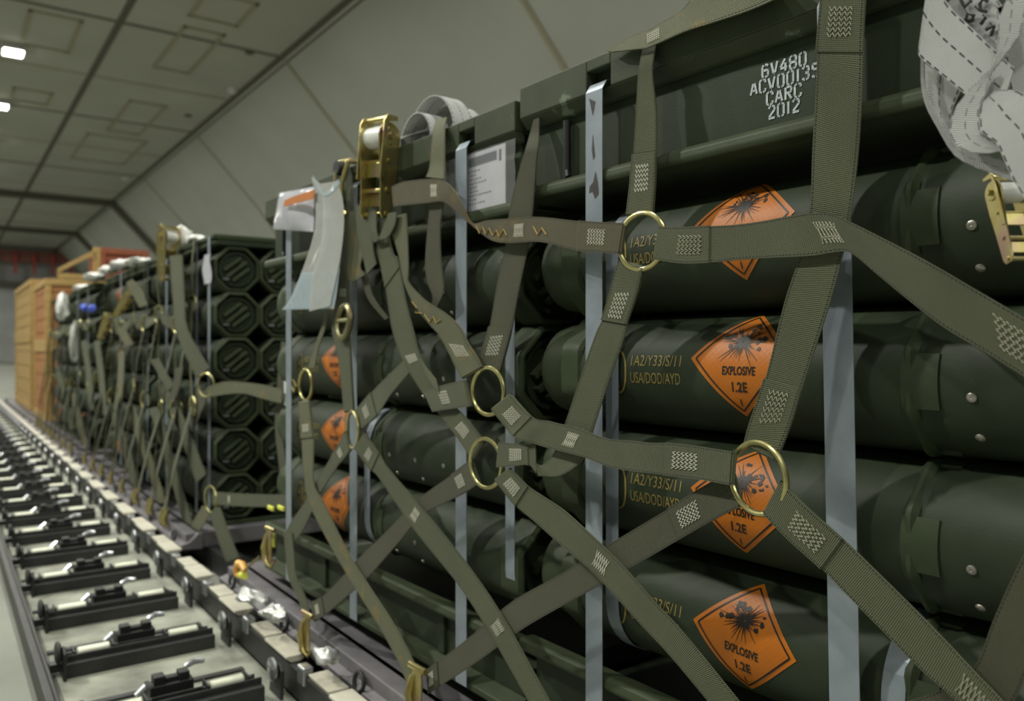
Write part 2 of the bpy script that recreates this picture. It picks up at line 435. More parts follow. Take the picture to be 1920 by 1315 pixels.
# ------------------------------------------------------------------ lettering
_tc = {}
def text2d(s, size, xs=1.0, bold=0.0):
    """flat outline of a word, centred; list of verts, faces"""
    cu = bpy.data.curves.new('t', 'FONT'); cu.body = s; cu.size = size; cu.align_x = 'CENTER'; cu.align_y = 'CENTER'; cu.offset = bold
    cu.resolution_u = 3
    o = bpy.data.objects.new('t', cu); COL.objects.link(o)
    dg = bpy.context.evaluated_depsgraph_get(); me = bpy.data.meshes.new_from_object(o.evaluated_get(dg))
    vs = [(p.co.x * xs, p.co.y) for p in me.vertices]; fs = [tuple(p.vertices) for p in me.polygons]
    bpy.data.objects.remove(o); bpy.data.curves.remove(cu); bpy.data.meshes.remove(me)
    return vs, fs
STROKES = {  # stencil letters: strokes on a 4 x 7 cell, gaps left between them
 '6': [[(3.6, 6.2), (2.9, 7), (1.9, 7)], [(1.1, 7), (.4, 6.2), (.4, .8), (1.1, 0)], [(1.9, 0), (3, 0), (3.6, .8), (3.6, 3), (3, 3.8), (1.2, 3.8)]],
 'V': [[(.3, 7), (1.6, .8)], [(3.7, 7), (2.4, .8)], [(1.9, 0), (2.1, 0)]],
 '4': [[(2.8, 7), (.4, 2.6)], [(.3, 1.9), (2.2, 1.9)], [(3, 4.6), (3, 0)], [(3.4, 1.9), (4, 1.9)]],
 '8': [[(1.7, 7), (1.1, 7), (.4, 6.3), (.4, 4.3), (1, 3.7)], [(2.3, 7), (2.9, 7), (3.6, 6.3), (3.6, 4.3), (3, 3.7)], [(1.1, 3.5), (2.9, 3.5)], [(1, 3.3), (.4, 2.6), (.4, .7), (1.1, 0), (1.7, 0)], [(3, 3.3), (3.6, 2.6), (3.6, .7), (2.9, 0), (2.3, 0)]],
 '0': [[(1.6, 7), (1.1, 7), (.4, 6.2), (.4, .8), (1.1, 0), (1.6, 0)], [(2.4, 7), (2.9, 7), (3.6, 6.2), (3.6, .8), (2.9, 0), (2.4, 0)]],
 'A': [[(1.7, 6.6), (.2, 0)], [(2.4, 6.6), (3.8, 0)], [(1.5, 2.2), (2.6, 2.2)]],
 'C': [[(1.6, 7), (1.1, 7), (.4, 6.2), (.4, .8), (1.1, 0), (1.6, 0)], [(2.3, 7), (3, 7), (3.6, 6.2), (3.6, 5.2)], [(2.3, 0), (3, 0), (3.6, .8), (3.6, 1.8)]],
 '1': [[(2, 7), (2, 0)]],
 '3': [[(.5, 6), (1.1, 7), (1.7, 7)], [(2.3, 7), (2.9, 7), (3.6, 6.2), (3.6, 4.3), (2.9, 3.6), (1.9, 3.6)], [(3, 3.3), (3.6, 2.6), (3.6, .8), (2.9, 0), (2.3, 0)], [(1.7, 0), (1.1, 0), (.5, 1)]],
 '5': [[(3.5, 7), (.6, 7), (.6, 4.2)], [(1, 4.1), (2.8, 4.1), (3.6, 3.4), (3.6, .8), (2.9, 0), (2.3, 0)], [(1.7, 0), (1, 0), (.4, .9)]],
 'R': [[(.5, 0), (.5, 7)], [(1.2, 7), (2.8, 7), (3.6, 6.2), (3.6, 4.5), (2.8, 3.7), (1.2, 3.7)], [(2.2, 3), (3.7, 0)]],
 '2': [[(.5, 5.8), (1, 7), (1.7, 7)], [(2.3, 7), (2.9, 7), (3.6, 6.2), (3.6, 4.6), (.6, .9)], [(.3, .1), (3.7, .1)]],
}
def stencil2d(lines, h, gap=1.2, w=1.4):
    out = []; k = h / 7.0
    for li, ln in enumerate(lines):
        y0 = -li * h * gap; adv = 5.1 * k
        x0 = -(sum(3.0 * k if c == '1' else adv for c in ln)) / 2
        for c in ln:
            if c == '1': x0 -= 1.0 * k
            for st in STROKES[c]:
                for a, b in zip(st[:-1], st[1:]):
                    out.append(((1.2 * (x0 + a[0] * k), y0 + a[1] * k), (1.2 * (x0 + b[0] * k), y0 + b[1] * k)))
            x0 += adv if c != '1' else 4.0 * k
    return out, w * k
def strip2d(a, b, w, n=1, w2=None):
    """thin quad strip from a to b"""
    dx, dy = b[0] - a[0], b[1] - a[1]; L = math.hypot(dx, dy) or 1e-9; nx, ny = -dy / L, dx / L; w2 = w if w2 is None else w2
    vs = []; fs = []
    for i in range(n + 1):
        f = i / n; ww = (w + (w2 - w) * f) / 2; x, y = a[0] + dx * f, a[1] + dy * f
        vs += [(x + nx * ww, y + ny * ww), (x - nx * ww, y - ny * ww)]
    for i in range(n): fs.append((2 * i, 2 * i + 1, 2 * i + 3, 2 * i + 2))
    return vs, fs
# ------------------------------------------------------------------ canisters
TR, PITCH, TL = .0835, .1726, 1.17
def octa(r, z0=0, x0=0):
    k = r * math.tan(math.radians(22.5))
    return [(x0 + r, z0 - k), (x0 + r, z0 + k), (x0 + k, z0 + r), (x0 - k, z0 + r), (x0 - r, z0 + k), (x0 - r, z0 - k), (x0 - k, z0 - r), (x0 + k, z0 - r)]
def ring_prism(mb, r, rin, y0, y1, oct_bore=0):
    """octagonal flange with a round bore"""
    n = 64; o = octa(r); vs = []
    def op(a):
        best = 9
        for i in range(8):
            x1, y1_ = o[i]; x2, y2 = o[(i + 1) % 8]; dx, dy = x2 - x1, y2 - y1_; ca, sa = math.cos(a), math.sin(a)
            den = ca * dy - sa * dx
            if abs(den) < 1e-9: continue
            t = (x1 * dy - y1_ * dx) / den; u = (x1 * sa - y1_ * ca) / -den if False else ((t * ca - x1) * dx + (t * sa - y1_) * dy) / (dx * dx + dy * dy)
            if t > 0 and -1e-6 <= u <= 1 + 1e-6: best = min(best, t)
        return best
    ch = .006
    prof = [('b' if oct_bore else rin, y0), ('o-', y0), ('o', y0 + ch), ('o', y1 - ch), ('o-', y1), (rin, y1)]
    for r_, y in prof:
        for k in range(n):
            a = 2 * math.pi * (k + .5) / n
            q = r_ if not isinstance(r_, str) else op(a) - (oct_bore if r_ == 'b' else ch if r_ == 'o-' else 0)
            vs.append((q * math.cos(a), y, q * math.sin(a)))
    m = len(prof); fs = [(i * n + k, i * n + (k + 1) % n, ((i + 1) % m) * n + (k + 1) % n, ((i + 1) % m) * n + k) for i in range(m) for k in range(n)]
    mb.add(vs, fs, True)
def canister(loc, label, group=None, fit='full', hazard=None, marks=False, screws=True):
    """lying canister, axis along +y, near end at loc; fit full/end/plain"""
    r = thing('ammunition_canister', label, 'canister', (loc[0], loc[1], loc[2] - .0858), group)
    L = Vector(loc)
    def B(mb, name, mt, **k):
        for i, p in enumerate(mb.v): mb.v[i] = p + L
        return mb.build(name, mt, r, **k)
    B(MB().lathe([(TR - .002, .52), (TR - .0008, .53), (TR, .60), (TR, 1.06)], n=48), 'tube_body', OLIVE_D)
    B(MB().lathe([(.072, .03), (TR + .0006, .045), (TR + .0006, .200), (TR - .0014, .206), (TR - .0014, .214), (TR + .0006, .22), (TR + .0006, .500), (TR - .002, .505), (TR - .002, .53)], n=48), 'cap_sleeve', OLIVE_D)
    m = MB(); ring_prism(m, .0858, .0785, 0.0, .062, .0105); f = B(m, 'octagonal_flange', OLIVE if screws else OLIVE_L, sharp=25)  # far flanges paler: light on their rims carried by the paint
    m = MB(); ring_prism(m, .0858, .075, 1.047, 1.098); B(m, 'octagonal_flange', OLIVE, sharp=25)
    # end plate with slanting grip ribs, recessed in the near flange
    m = MB().lathe([(.0001, .022), (.056, .022), (.058, .014), (.066, .014), (.068, .026), (.086, .026)], n=32)
    g = MB()
    for a, w, l in ((-.025, .010, .080), (0.0, .010, .098), (.025, .010, .080)):
        q = math.radians(38); ca, sa = math.cos(q), math.sin(q)
        pts = [(-l / 2, a - w / 2), (l / 2, a - w / 2), (l / 2, a + w / 2), (-l / 2, a + w / 2)]
        g.prism([(x * ca - z * sa, x * sa + z * ca) for x, z in pts], 'y', .004, .022)
    g.prism([(-.030, -.030), (-.022, -.030), (.030, .030), (.022, .030)], 'y', .006, .022)
    ep = B(m, 'end_plate', OLIVE_D); B(g, 'grip_ribs', OLIVE_L, bevel=.001).parent = ep  # ribs paler than the plate, a highlight painted in
    if not screws: B(MB().box((-.052, .002, -.042), (-.030, .010, -.034)), 'clip', BRIGHT).parent = ep
    B(MB().lathe([(.0001, TL), (.050, TL), (.066, TL - .004), (.074, TL - .016), (.0765, TL - .034), (.0765, 1.09)], n=40), 'end_plug', OLIVE)
    # collar band with notched tabs
    m = MB(); ring_prism(m, .0850, .076, .524, .541)
    for q in range(4):
        t = math.pi / 2 * q
        for wy0, wy1, hw in ((.502, .541, .030),):
            poly = []
            for j in range(7):
                a = t + (j / 6 - .5) * 2 * hw / .085; poly.append((.0858 * math.cos(a), .0858 * math.sin(a)))
            for j in range(6, -1, -1):
                a = t + (j / 6 - .5) * 2 * hw / .085; poly.append((.081 * math.cos(a), .081 * math.sin(a)))
            m.prism(poly, 'y', wy0, wy1)
    B(m, 'notched_collar', OLIVE, sharp=25)
    if screws:
        for y in (.25, .36, .47):
            for a in (190, 222):
                q = math.radians(a); c = (math.cos(q), math.sin(q)); m = MB()
                prof = [(.0052, -.0005), (.0050, .0008), (.0036, .0018), (.0012, .0020), (.0001, .0012)]
                vs = []; n = 12; ex = Vector((-c[1], 0, c[0])); ey = Vector((0, 1, 0)); nn = Vector((c[0], 0, c[1]))
                for rr, h in prof:
                    for k in range(n):
                        b = 2 * math.pi * k / n; vs.append(nn * (TR + .0006 + h) + ex * (rr * math.cos(b)) + ey * (y + rr * math.sin(b)))
                m.add(vs, [(i * n + k, i * n + (k + 1) % n, (i + 1) * n + (k + 1) % n, (i + 1) * n + k) for i in range(len(prof) - 1) for k in range(n)], True)
                B(m, 'screw', SCREW)
    def wrap(vs, fs, yc, ph, rot, off, mb):
        ca, sa = math.cos(rot), math.sin(rot); out = []
        for a, b in vs:
            a2, b2 = a * ca - b * sa, a * sa + b * ca
            q = math.pi - (ph + b2 / TR); out.append((( TR + off) * math.cos(q), yc - a2, (TR + off) * math.sin(q)))
        mb.add(out, fs)
    if hazard:
        yc, ph, rot = hazard
        hd = .079; n = 18; m = MB(); vs = []; fs = []
        for i in range(n + 1):
            for j in range(n + 1):
                s_, t_ = i / n - .5, j / n - .5; vs.append(((s_ - t_) * hd, (s_ + t_) * hd))
        for i in range(n):
            for j in range(n): fs.append((i * (n + 1) + j, (i + 1) * (n + 1) + j, (i + 1) * (n + 1) + j + 1, i * (n + 1) + j + 1))
        wrap(vs, fs, yc, ph, rot, .0006, m)
        lab = B(m, 'hazard_label', ORANGE); lab['label'] = 'orange diamond label with black exploding bomb and EXPLOSIVE 1.2E 1'
        m = MB(); d = hd * .885; cs = [(0, d), (d, 0), (0, -d), (-d, 0)]
        for a, b in zip(cs, cs[1:] + cs[:1]): v2, f2 = strip2d(a, b, .0022, 14); wrap(v2, f2, yc, ph, rot, .0012, m)
        rn = random.Random(int(loc[2] * 1000)); c0 = (0, .023)
        for i in range(40):
            a = 2 * math.pi * (i + rn.uniform(-.4, .4)) / 40; l = rn.uniform(.012, .042) * (1.0 if abs(math.cos(a)) > .35 else .75)
            if math.sin(a) > .55: l *= .8
            v2, f2 = strip2d((c0[0] + .001 * math.cos(a), c0[1] + .001 * math.sin(a)), (c0[0] + l * math.cos(a), c0[1] + l * math.sin(a)), .0021, 4, .0003)
            wrap(v2, f2, yc, ph, rot, .0012, m)
        for i in range(17):
            a = rn.uniform(-.5, 3.7); l = rn.uniform(.016, .036); sz = rn.uniform(.0016, .0044); cx, cy = c0[0] + l * math.cos(a), c0[1] + l * math.sin(a) * .75
            pts = [(cx + sz * rn.uniform(.5, 1.3) * math.cos(q * 1.05 + a), cy + sz * rn.uniform(.5, 1.3) * math.sin(q * 1.05 + a)) for q in range(6)]
            wrap(pts, [tuple(range(6))], yc, ph, rot, .0012, m)
        for tx, sz, y, xs, bd in (('EXPLOSIVE', .0150, -.016, .70, .0004), ('1.2E', .0175, -.037, .86, .0004), ('1', .0145, -.058, .9, .0002)):
            v2, f2 = text2d(tx, sz, xs, bd); wrap([(a, b + y) for a, b in v2], f2, yc, ph, rot, .0012, m)
        B(m, 'printed_symbol', INK).parent = lab
    if marks:
        m = MB()
        for tx, y in (('1A2/Y33/S/11', .0125), ('USA/DOD/AYD', -.0125)):
            v2, f2 = text2d(tx, .0225, .62); w = max(a for a, b in v2) - min(a for a, b in v2); k = .094 / w
            wrap([(a * k, b + y) for a, b in v2], f2, .893, .05, 0, .0007, m)
        cs = [(.024 * math.cos(2 * math.pi * i / 28) * .85, .032 * math.sin(2 * math.pi * i / 28)) for i in range(29)]
        for a, b in zip(cs[:-1], cs[1:]): v2, f2 = strip2d(a, b, .0032); wrap(v2, f2, .970, .0, 0, .0007, m)
        for tx, y in (('u', .012), ('n', -.013)):
            v2, f2 = text2d(tx, .034, .8); wrap([(a, b + y) for a, b in v2], f2, .970, .0, 0, .0007, m)
        o = B(m, 'printed_marking', YMARK); o['label'] = 'ochre packaging code lettering beside a circled u over n'
    return r
# ------------------------------------------------------------------ steel adapter trays and bands
def adapter(y0, dz, label, which, text=None, paper=False):
    """metal tray that closes a stack; top or bottom"""
    LEN = 1.185; y1 = y0 + LEN; xb = 1.34
    if which == 'top':
        t = thing('adapter_tray', label, 'tray', (1.0, y0 + LEN / 2, H + .248 + dz))
        z = lambda q: H + q + dz
        m = MB().box((.862, y0 + .012, z(.262)), (xb - .022, y1 - .012, z(.436)))
        m.build('tray_body', OLIVE_D, t, bevel=.004)
        # band under the top edge, cut by slots for the steel straps
        m = MB(); ys = [y0]
        for q in BANDS: ys += [y0 + q - .026, y0 + q + .026]
        ys.append(y1)
        for a, b in zip(ys[0::2], ys[1::2]): m.box((.838, a, z(.392)), (.861, b, z(.443)))
        for q in BANDS: m.box((.838, y0 + q - .026, z(.426)), (.861, y0 + q + .026, z(.443)))
        m.box((.838, y0, z(.440)), (xb, y1, z(.4445))); m.box((.86, y0, z(.39)), (xb, y0 + .010, z(.44))); m.box((.86, y1 - .010, z(.39)), (xb, y1, z(.44)))
        m.prism([(.838, z(.392)), (.861, z(.392)), (.861, z(.374)), (.853, z(.376))], 'y', y0, y1)
        m.build('top_band', OLIVE_W, t, bevel=.002)
        m = MB(); m.prism([(.836, z(.250)), (.833, z(.256)), (.834, z(.266)), (.840, z(.272)), (.866, z(.278)), (.868, z(.25))], 'y', y0, y1)
        m.box((.866, y0, z(.25)), (xb, y1, z(.262))); m.build('bottom_lip', OLIVE_L, t, bevel=.002)
        m = MB().tube([(.853, y0 + 1.080, z(.275)), (.853, y0 + 1.080, z(.368))], .0065, 12); m.tube([(.853, y0 + 1.080, z(.29)), (.848, y0 + 1.072, z(.275))], .005, 8)
        m.build('latch_pin', BLACKM, t)
        if text:
            segs, w = stencil2d(text[0], text[1]); m = MB()
            for a, b in segs:
                v2, f2 = strip2d(a, b, w); m.add([(.8612, text[2] - p, z(0) + text[3] + q) for p, q in v2], f2)
            o = m.build('stencil_marking', STENCIL, t); o['label'] = 'white stencilled code 6V480 ACV00135 CARC 2012'
        if paper:
            ya, yb, za, zb = y0 + .032, y0 + .158, z(.268), z(.378)
            m = MB(); m.box((.842, ya, za), (.8432, yb, zb)); pp = m.build('shipping_label', PAPER, t); pp['label'] = 'white printed shipping sheet under clear wrap'
            m = MB(); m.box((.8412, ya + .026, zb - .024), (.8421, yb - .014, zb - .008)); m.box((.8412, ya + .012, zb - .028), (.8421, ya + .018, zb - .008)); m.build('dark_heading', PAPERD, pp)
            m = MB(); rn = random.Random(3)
            for i in range(9):
                zz = zb - .034 - i * .0075; l = rn.uniform(.02, .075)
                q = yb - .014
                while q > yb - .014 - l: w = rn.uniform(.003, .009); m.box((.8412, q - w, zz), (.8421, q, zz + .0022)); q -= w + .003
            m.build('printed_lines', PAPERG, pp)
            m = MB(); n = 10; vs = []; fs = []
            for i in range(n + 1):
                for j in range(n + 1): vs.append((.8395 + rn.uniform(-.0015, .0015), ya - .03 + (yb - ya + .10) * i / n, za - .002 + (zb - za + .004) * j / n))
            for i in range(n):
                for j in range(n): fs.append((i * (n + 1) + j, (i + 1) * (n + 1) + j, (i + 1) * (n + 1) + j + 1, i * (n + 1) + j + 1))
            m.add(vs, fs, True); m.build('clear_wrap', CLEAR, t)
    else:
        t = thing('adapter_tray', label, 'tray', (1.0, y0 + LEN / 2, H - .662))
        z = lambda q: H + q + dz
        m = MB().box((.866, y0 + .01, z(-.612)), (.872, y1 - .01, z(-.50))); m.box((.872, y0 + .01, z(-.618)), (xb - .02, y1 - .01, z(-.60)))
        m.box((xb - .026, y0 + .01, z(-.612)), (xb - .02, y1 - .01, z(-.50))); m.box((.872, y0 + .01, z(-.612)), (xb - .026, y0 + .016, z(-.56)))
        m.build('tray_body', OLIVE_D, t, bevel=.002)
        m = MB(); m.prism([(.838, z(-.512)), (.834, z(-.505)), (.836, z(-.494)), (.842, z(-.490)), (.868, z(-.492)), (.868, z(-.512))], 'y', y0, y1)
        m.build('top_rim', OLIVE_L, t, bevel=.002)
        m = MB(); m.prism([(.836, z(-.624)), (.836, z(-.612)), (.866, z(-.600)), (.872, z(-.624))], 'y', y0, y1)
        m.build('bottom_flange', OLIVE_L, t, bevel=.002)
        m = MB()
        for yy in (y0 + .02, y0 + .55, y1 - .12): m.box((.88, yy, H - .662), (xb - .03, yy + .10, z(-.618)))
        m.build('skid', OLIVE_D, t, bevel=.003)
        for i, yy in enumerate((y0 + .27, y0 + .83)):
            m = MB().box((.858, yy - .012, z(-.60)), (.867, yy + .012, z(-.51))); m.build('rib', OLIVE_D, t, bevel=.002)
    return t
BANDS = [.148, .592, .992]   # where the three steel straps cross a tray, from its near end
def band(yc, top, bot, label, x=.829, w=.036, lean=0.0, marks=(), slot=True, fr=1):
    t = thing('steel_strap', label, 'strap', (x, yc, H + bot))
    pts = ([(x + .018, H + top - .001), (x + .009, H + top - .004), (x, H + top - .018)] if slot else [(x, H + top)]) + [(x, H + top - .1), (x, H + (top + bot) / 2), (x, H + bot)]
    L = sum((Vector(b) - Vector(a)).length for a, b in zip(pts[:-1], pts[1:]))
    vs = []; uv = []
    for px_, pz in pts:
        f = (H + top - pz) / (top - bot)
        y = yc + lean * (.5 - f)
        for sx, sy in ((0, -1), (0, 1), (.0012, 1), (.0012, -1)): vs.append((px_ + sx, y + sy * w / 2, pz))
    fs = []
    for i in range(len(pts) - 1):
        for k in range(4): fs.append((i * 4 + k, i * 4 + (k + 1) % 4, (i + 1) * 4 + (k + 1) % 4, (i + 1) * 4 + k))
    n = len(pts) * 4
    fs += [(3, 2, 1, 0), (n - 4, n - 3, n - 2, n - 1)]
    MB().add(vs, fs).build('steel_band', STEEL, t)
    if marks:
        m = MB()
        for (dy, dz, pts2) in marks:
            m.add([(x - .0004, yc + dy + a, H + dz + b) for a, b in pts2], [tuple(range(len(pts2)))])
        m.build('scrape_mark', RUSTK, t)
    return t
def inner_band(yc, zrows, label, w=.026, x0=.9335):
    """thin strap hugging the outside of a column of canisters"""
    pts = []
    zt, zb = zrows[0], zrows[-1]
    for a in range(80, -1, -10): q = math.radians(a); pts.append((x0 - .0870 * math.cos(q), zt + .0870 * math.sin(q)))
    for a in range(0, -81, -10): q = math.radians(a); pts.append((x0 - .0870 * math.cos(q), zb + .0870 * math.sin(q)))
    vs = [(px_ + sx, yc + sy * w / 2, pz) for px_, pz in pts for sx, sy in ((0, -1), (0, 1), (.001, 1), (.001, -1))]
    fs = [(i * 4 + k, i * 4 + (k + 1) % 4, (i + 1) * 4 + (k + 1) % 4, (i + 1) * 4 + k) for i in range(len(pts) - 1) for k in range(4)]
    return tag(MB().add(vs, fs).build('steel_strap', STEEL), label, 'strap')

# ================================================================== THE HANGAR (building frame)
INBG = True
st = struct('floor', MB().box((-9, -8, -.05), (10.2, 60, 0)), CONC)
XS = 5.75
struct('ceiling', MB().box((-9, -8, CEIL), (XS, 60, CEIL + .15)), CEILM)
sl = [(XS, CEIL), (7.5, CEIL - 1.9), (8.9, CEIL - 3.7), (9.7, CEIL - 5.4), (9.9, 0), (10.2, 0), (10.2, CEIL + .15), (XS, CEIL + .15)]
struct('wall_right', MB().prism(sl, 'y', -8, 60), SIDEM)
struct('wall_back', MB().box((-9, 56, 0), (10.2, 56.4, CEIL)), GREYW)
TN = [0]
def trim(mb, mt):
    TN[0] += 1; return struct('trim_%d' % TN[0], mb, mt)
for x in (2.70, -.4, -3.5): trim(MB().box((x - .06, -8, CEIL - .02), (x + .06, 56, CEIL - .001)), SEAM)
trim(MB().prism([(XS - .10, CEIL - .001), (XS - .10, CEIL - .02), (XS + .03, CEIL - .03), (XS + .09, CEIL - .10), (XS + .11, CEIL - .10), (XS + .02, CEIL - .001)], 'y', -8, 56), SEAM)
for i in range(11):
    y = 9.1 + 3.5 * i
    if abs(y - 37) < 1.7: continue
    trim(MB().box((-9, y - .05, CEIL - .012), (XS - .1, y + .05, CEIL - .002)), PATCH if i % 2 else SEAM)
    if i % 2 == 0: trim(MB().prism([(XS + .05, CEIL - .06), (7.49, CEIL - 1.9), (8.89, CEIL - 3.7), (9.69, CEIL - 5.4), (9.67, CEIL - 5.4), (8.87, CEIL - 3.7), (7.47, CEIL - 1.9), (XS + .03, CEIL - .06)], 'y', y - .05, y + .05), PATCH)
def arch(y, d, mt):
    inn = [(-9, CEIL - d), (XS - .1, CEIL - d), (7.5 - d * .8, CEIL - 1.9 - d * .5), (8.9 - d, CEIL - 3.7 - d * .3), (9.6 - d, CEIL - 5.4)]
    out = [(9.69, CEIL - 5.4), (8.89, CEIL - 3.7), (7.49, CEIL - 1.9), (XS, CEIL - .002), (-9, CEIL - .002)]
    m = MB()
    for i in range(4):
        m.prism([inn[i], inn[i + 1], out[3 - i], out[4 - i]], 'y', y, y + .4)
    return trim(m, mt)
arch(35.5, .22, SEAM); arch(46, .22, SEAM)
m = MB().box((-9, 54.6, H + 5.1), (9, 55.0, H + 6.0 - .25)); trim(m, RUSTR)
for i in range(14):
    trim(MB().box((-5 + i * .95, 54.3, H + 4.4), (-4.87 + i * .95, 54.6, H + 5.6)), REDM)
trim(MB().box((-9, 55.3, H + 3.7), (9, 56, H + 4.0)), SEAM)
# seams outlining access panels in the ceiling liner
def frame_patch(x0, x1, y0, y1, w=.07):
    m = MB()
    for a, b in (((x0, y0), (x1, y0 + w)), ((x0, y1 - w), (x1, y1)), ((x0, y0), (x0 + w, y1)), ((x1 - w, y0), (x1, y1))):
        m.box((a[0], a[1], CEIL - .025), (b[0], b[1], CEIL - .003))
    trim(m, PATCH)
def ceil_xy(px, py):
    c, sn = math.cos(TH2), math.sin(TH2); d = FPX * 6.0 / (CY - py); X = (px - XV2) * c * d / FPX
    return X, (d - X * sn) / c
for (xa, ya), (xb, yb) in (((410, 80), (295, 112)), ((306, 208), (205, 236)), ((470, 25), (365, 10)), ((150, 55), (40, 66)), ((270, 272), (135, 290)), ((96, 185), (20, 176))):
    p = ceil_xy(xa, ya); q = ceil_xy(xb, yb)
    frame_patch(min(p[0], q[0]), max(p[0], q[0]), min(p[1], q[1]) - .5, max(p[1], q[1]) + .5)
for i, y in enumerate(LAMP_Y):
    lab = {6: 'brightest square ceiling lamp high at the left edge', 7: 'second bright ceiling lamp below the first, cut by the left edge', 8: 'third, smaller ceiling lamp glowing at the left edge'}.get(i)
    if i == 0:
        l0 = thing('ceiling_light', 'square white ceiling lamp in the row along the hangar', 'ceiling light', (1.2, y, CEIL - .14), 'ceiling lamps outside the picture')
        MB().box((1.0, y - .22, CEIL - .12), (1.4, y + .22, CEIL - .001)).build('housing', mat('lamp_housing', (.6, .6, .58), .4), l0, bevel=.02)
        MB().box((1.04, y - .19, CEIL - .135), (1.36, y + .19, CEIL - .121)).build('diffuser', GLOW, l0)
    elif lab: dup(l0, (0, y - LAMP_Y[0], 0), lab, False)
    else: dup(l0, (0, y - LAMP_Y[0], 0))
for px, py, lab in ((435, 166, 'small white dome fixture on the ceiling beside the long dark seam'), (235, 333, 'small white dome fixture lower on the ceiling, near the far end')):
    X, Y = ceil_xy(px, py); m = MB().lathe([(.11, CEIL - .002), (.11, CEIL - .05), (.08, CEIL - .10), (.0001, CEIL - .12)], 'z', (X, Y, 0), 20)
    tag(m.build('dome_fixture', mat('white_fixture', (.8, .8, .78), .4)), lab, 'fixture')
for px, py, lab in ((468, 98, 'small dark cap on the ceiling, upper of two beside the long seam'), (353, 216, 'small dark cap on the ceiling, lower of two beside the long seam')):
    X, Y = ceil_xy(px, py); m = MB().lathe([(.09, CEIL - .002), (.09, CEIL - .03), (.0001, CEIL - .04)], 'z', (X, Y, 0), 16)
    tag(m.build('ceiling_detector', SEAM), lab, 'fixture')

# ================================================================== ROLLER TRACK (building frame)
zt = H - .722
ORD = ['first', 'second', 'third', 'fourth', 'fifth', 'sixth', 'seventh', 'eighth', 'ninth', 'tenth', 'eleventh', 'twelfth']
tag(MB().box((.214, -1, 0.001), (.643, 40, .022)).build('track_deck', PLATE), 'long pale worn deck plate under the roller track', 'deck plate')
m = MB().box((.182, -1, .001), (.200, 40, .062)); m.box((.200, -1, .001), (.212, 40, .05))
tag(m.build('track_rail', DARKST, bevel=.003), 'dark steel side rail along the left edge of the roller track', 'rail')
m = MB().box((.645, -1, .022), (.662, 40, zt + .010)); m.box((.662, -1, .022), (.690, 40, .03))
tag(m.build('track_rail', DARKST, bevel=.003), 'dark steel side rail along the right of the roller track, beside the pallets', 'rail')
Y0 = .996; PER = .39
def crossbar(y, label):
    t = thing('roller_crossbar', label, 'conveyor crossbar', (.40, y, .022))
    m = MB().box((.245, y - .004, .022), (.585, y, .070)); m.box((.245, y + .046, .022), (.585, y + .050, .060)); m.box((.245, y, .022), (.585, y + .046, .028))
    m.box((.214, y + .010, .030), (.245, y + .040, .050)); m.box((.245, y - .020, .052), (.585, y - .004, .056)); m.box((.245, y - .024, .022), (.585, y - .020, .056))
    m.build('channel_bar', DARKST, t, bevel=.001)
    for x in (.272, .480):
        m = MB().lathe([(.0001, x), (.010, x), (.0125, x + .003), (.0125, x + .069), (.010, x + .072), (.0001, x + .072)], 'x', (0, y + .022, zt - .013), 20)
        r = m.build('roller', ROLL, t)
        for xx in (x - .010, x + .076): MB().box((xx, y + .001, .03), (xx + .004, y + .046, zt - .002)).build('roller_bracket', DARKST, r)
        MB().lathe([(.0001, x - .016), (.0045, x - .016), (.0045, x + .09), (.0001, x + .09)], 'x', (0, y + .022, zt - .013), 10).build('axle', DARKST, r)
    m = MB().box((.368, y + .066, .022), (.458, y + .105, .074)); m.box((.376, y + .070, .074), (.400, y + .10, .092)); m.box((.428, y + .070, .074), (.450, y + .10, .092)); m.box((.400, y + .078, .074), (.428, y + .098, .084))
    m.box((.372, y + .105, .022), (.382, y + .15, .06)); m.box((.444, y + .105, .022), (.454, y + .15, .06))
    lk = m.build('pallet_lock', BLACKM, t, bevel=.002)
    MB().tube([(.450, y + .11, .088), (.468, y + .11, .096), (.490, y + .105, .094)], [.006, .0085, .006], 8).build('lock_arm', BRIGHT, lk)
    MB().tube([(.372, y + .07, .076), (.356, y + .062, .080), (.338, y + .058, .068)], [.006, .0085, .006], 8).build('lock_arm', BRIGHT, lk)
    MB().box((.225, y + .17, .0222), (.60, y + .19, .028)).build('deck_strip', DARKST, t)
    for x, mt in ((.600, BRIGHT), (.222, DARKST)):
        m = MB().lathe([(.0001, x), (.018, x), (.026, x + .003), (.026, x + .009), (.020, x + .012), (.0001, x + .012)], 'x', (0, y - .01, zt + .006), 20)
        m.build('end_wheel', mt, t)
        m = MB().prism([(y - .04, .022), (y + .035, .022), (y + .02, zt + .01), (y - .03, zt + .022), (y - .045, zt + .01)], 'x', x + .014, x + .022)
        m.build('end_bracket', DARKST, t, bevel=.002)
    return t
cb = crossbar(Y0, 'first roller crossbar, mostly below the bottom edge')
for i in range(1, 60):
    dup(cb, (0, PER * i, 0), '%s roller crossbar up the track from the bottom edge' % ORD[i] if i < 12 else 'blurred roller crossbar far up the track', 'far roller crossbars' if i >= 12 else None)
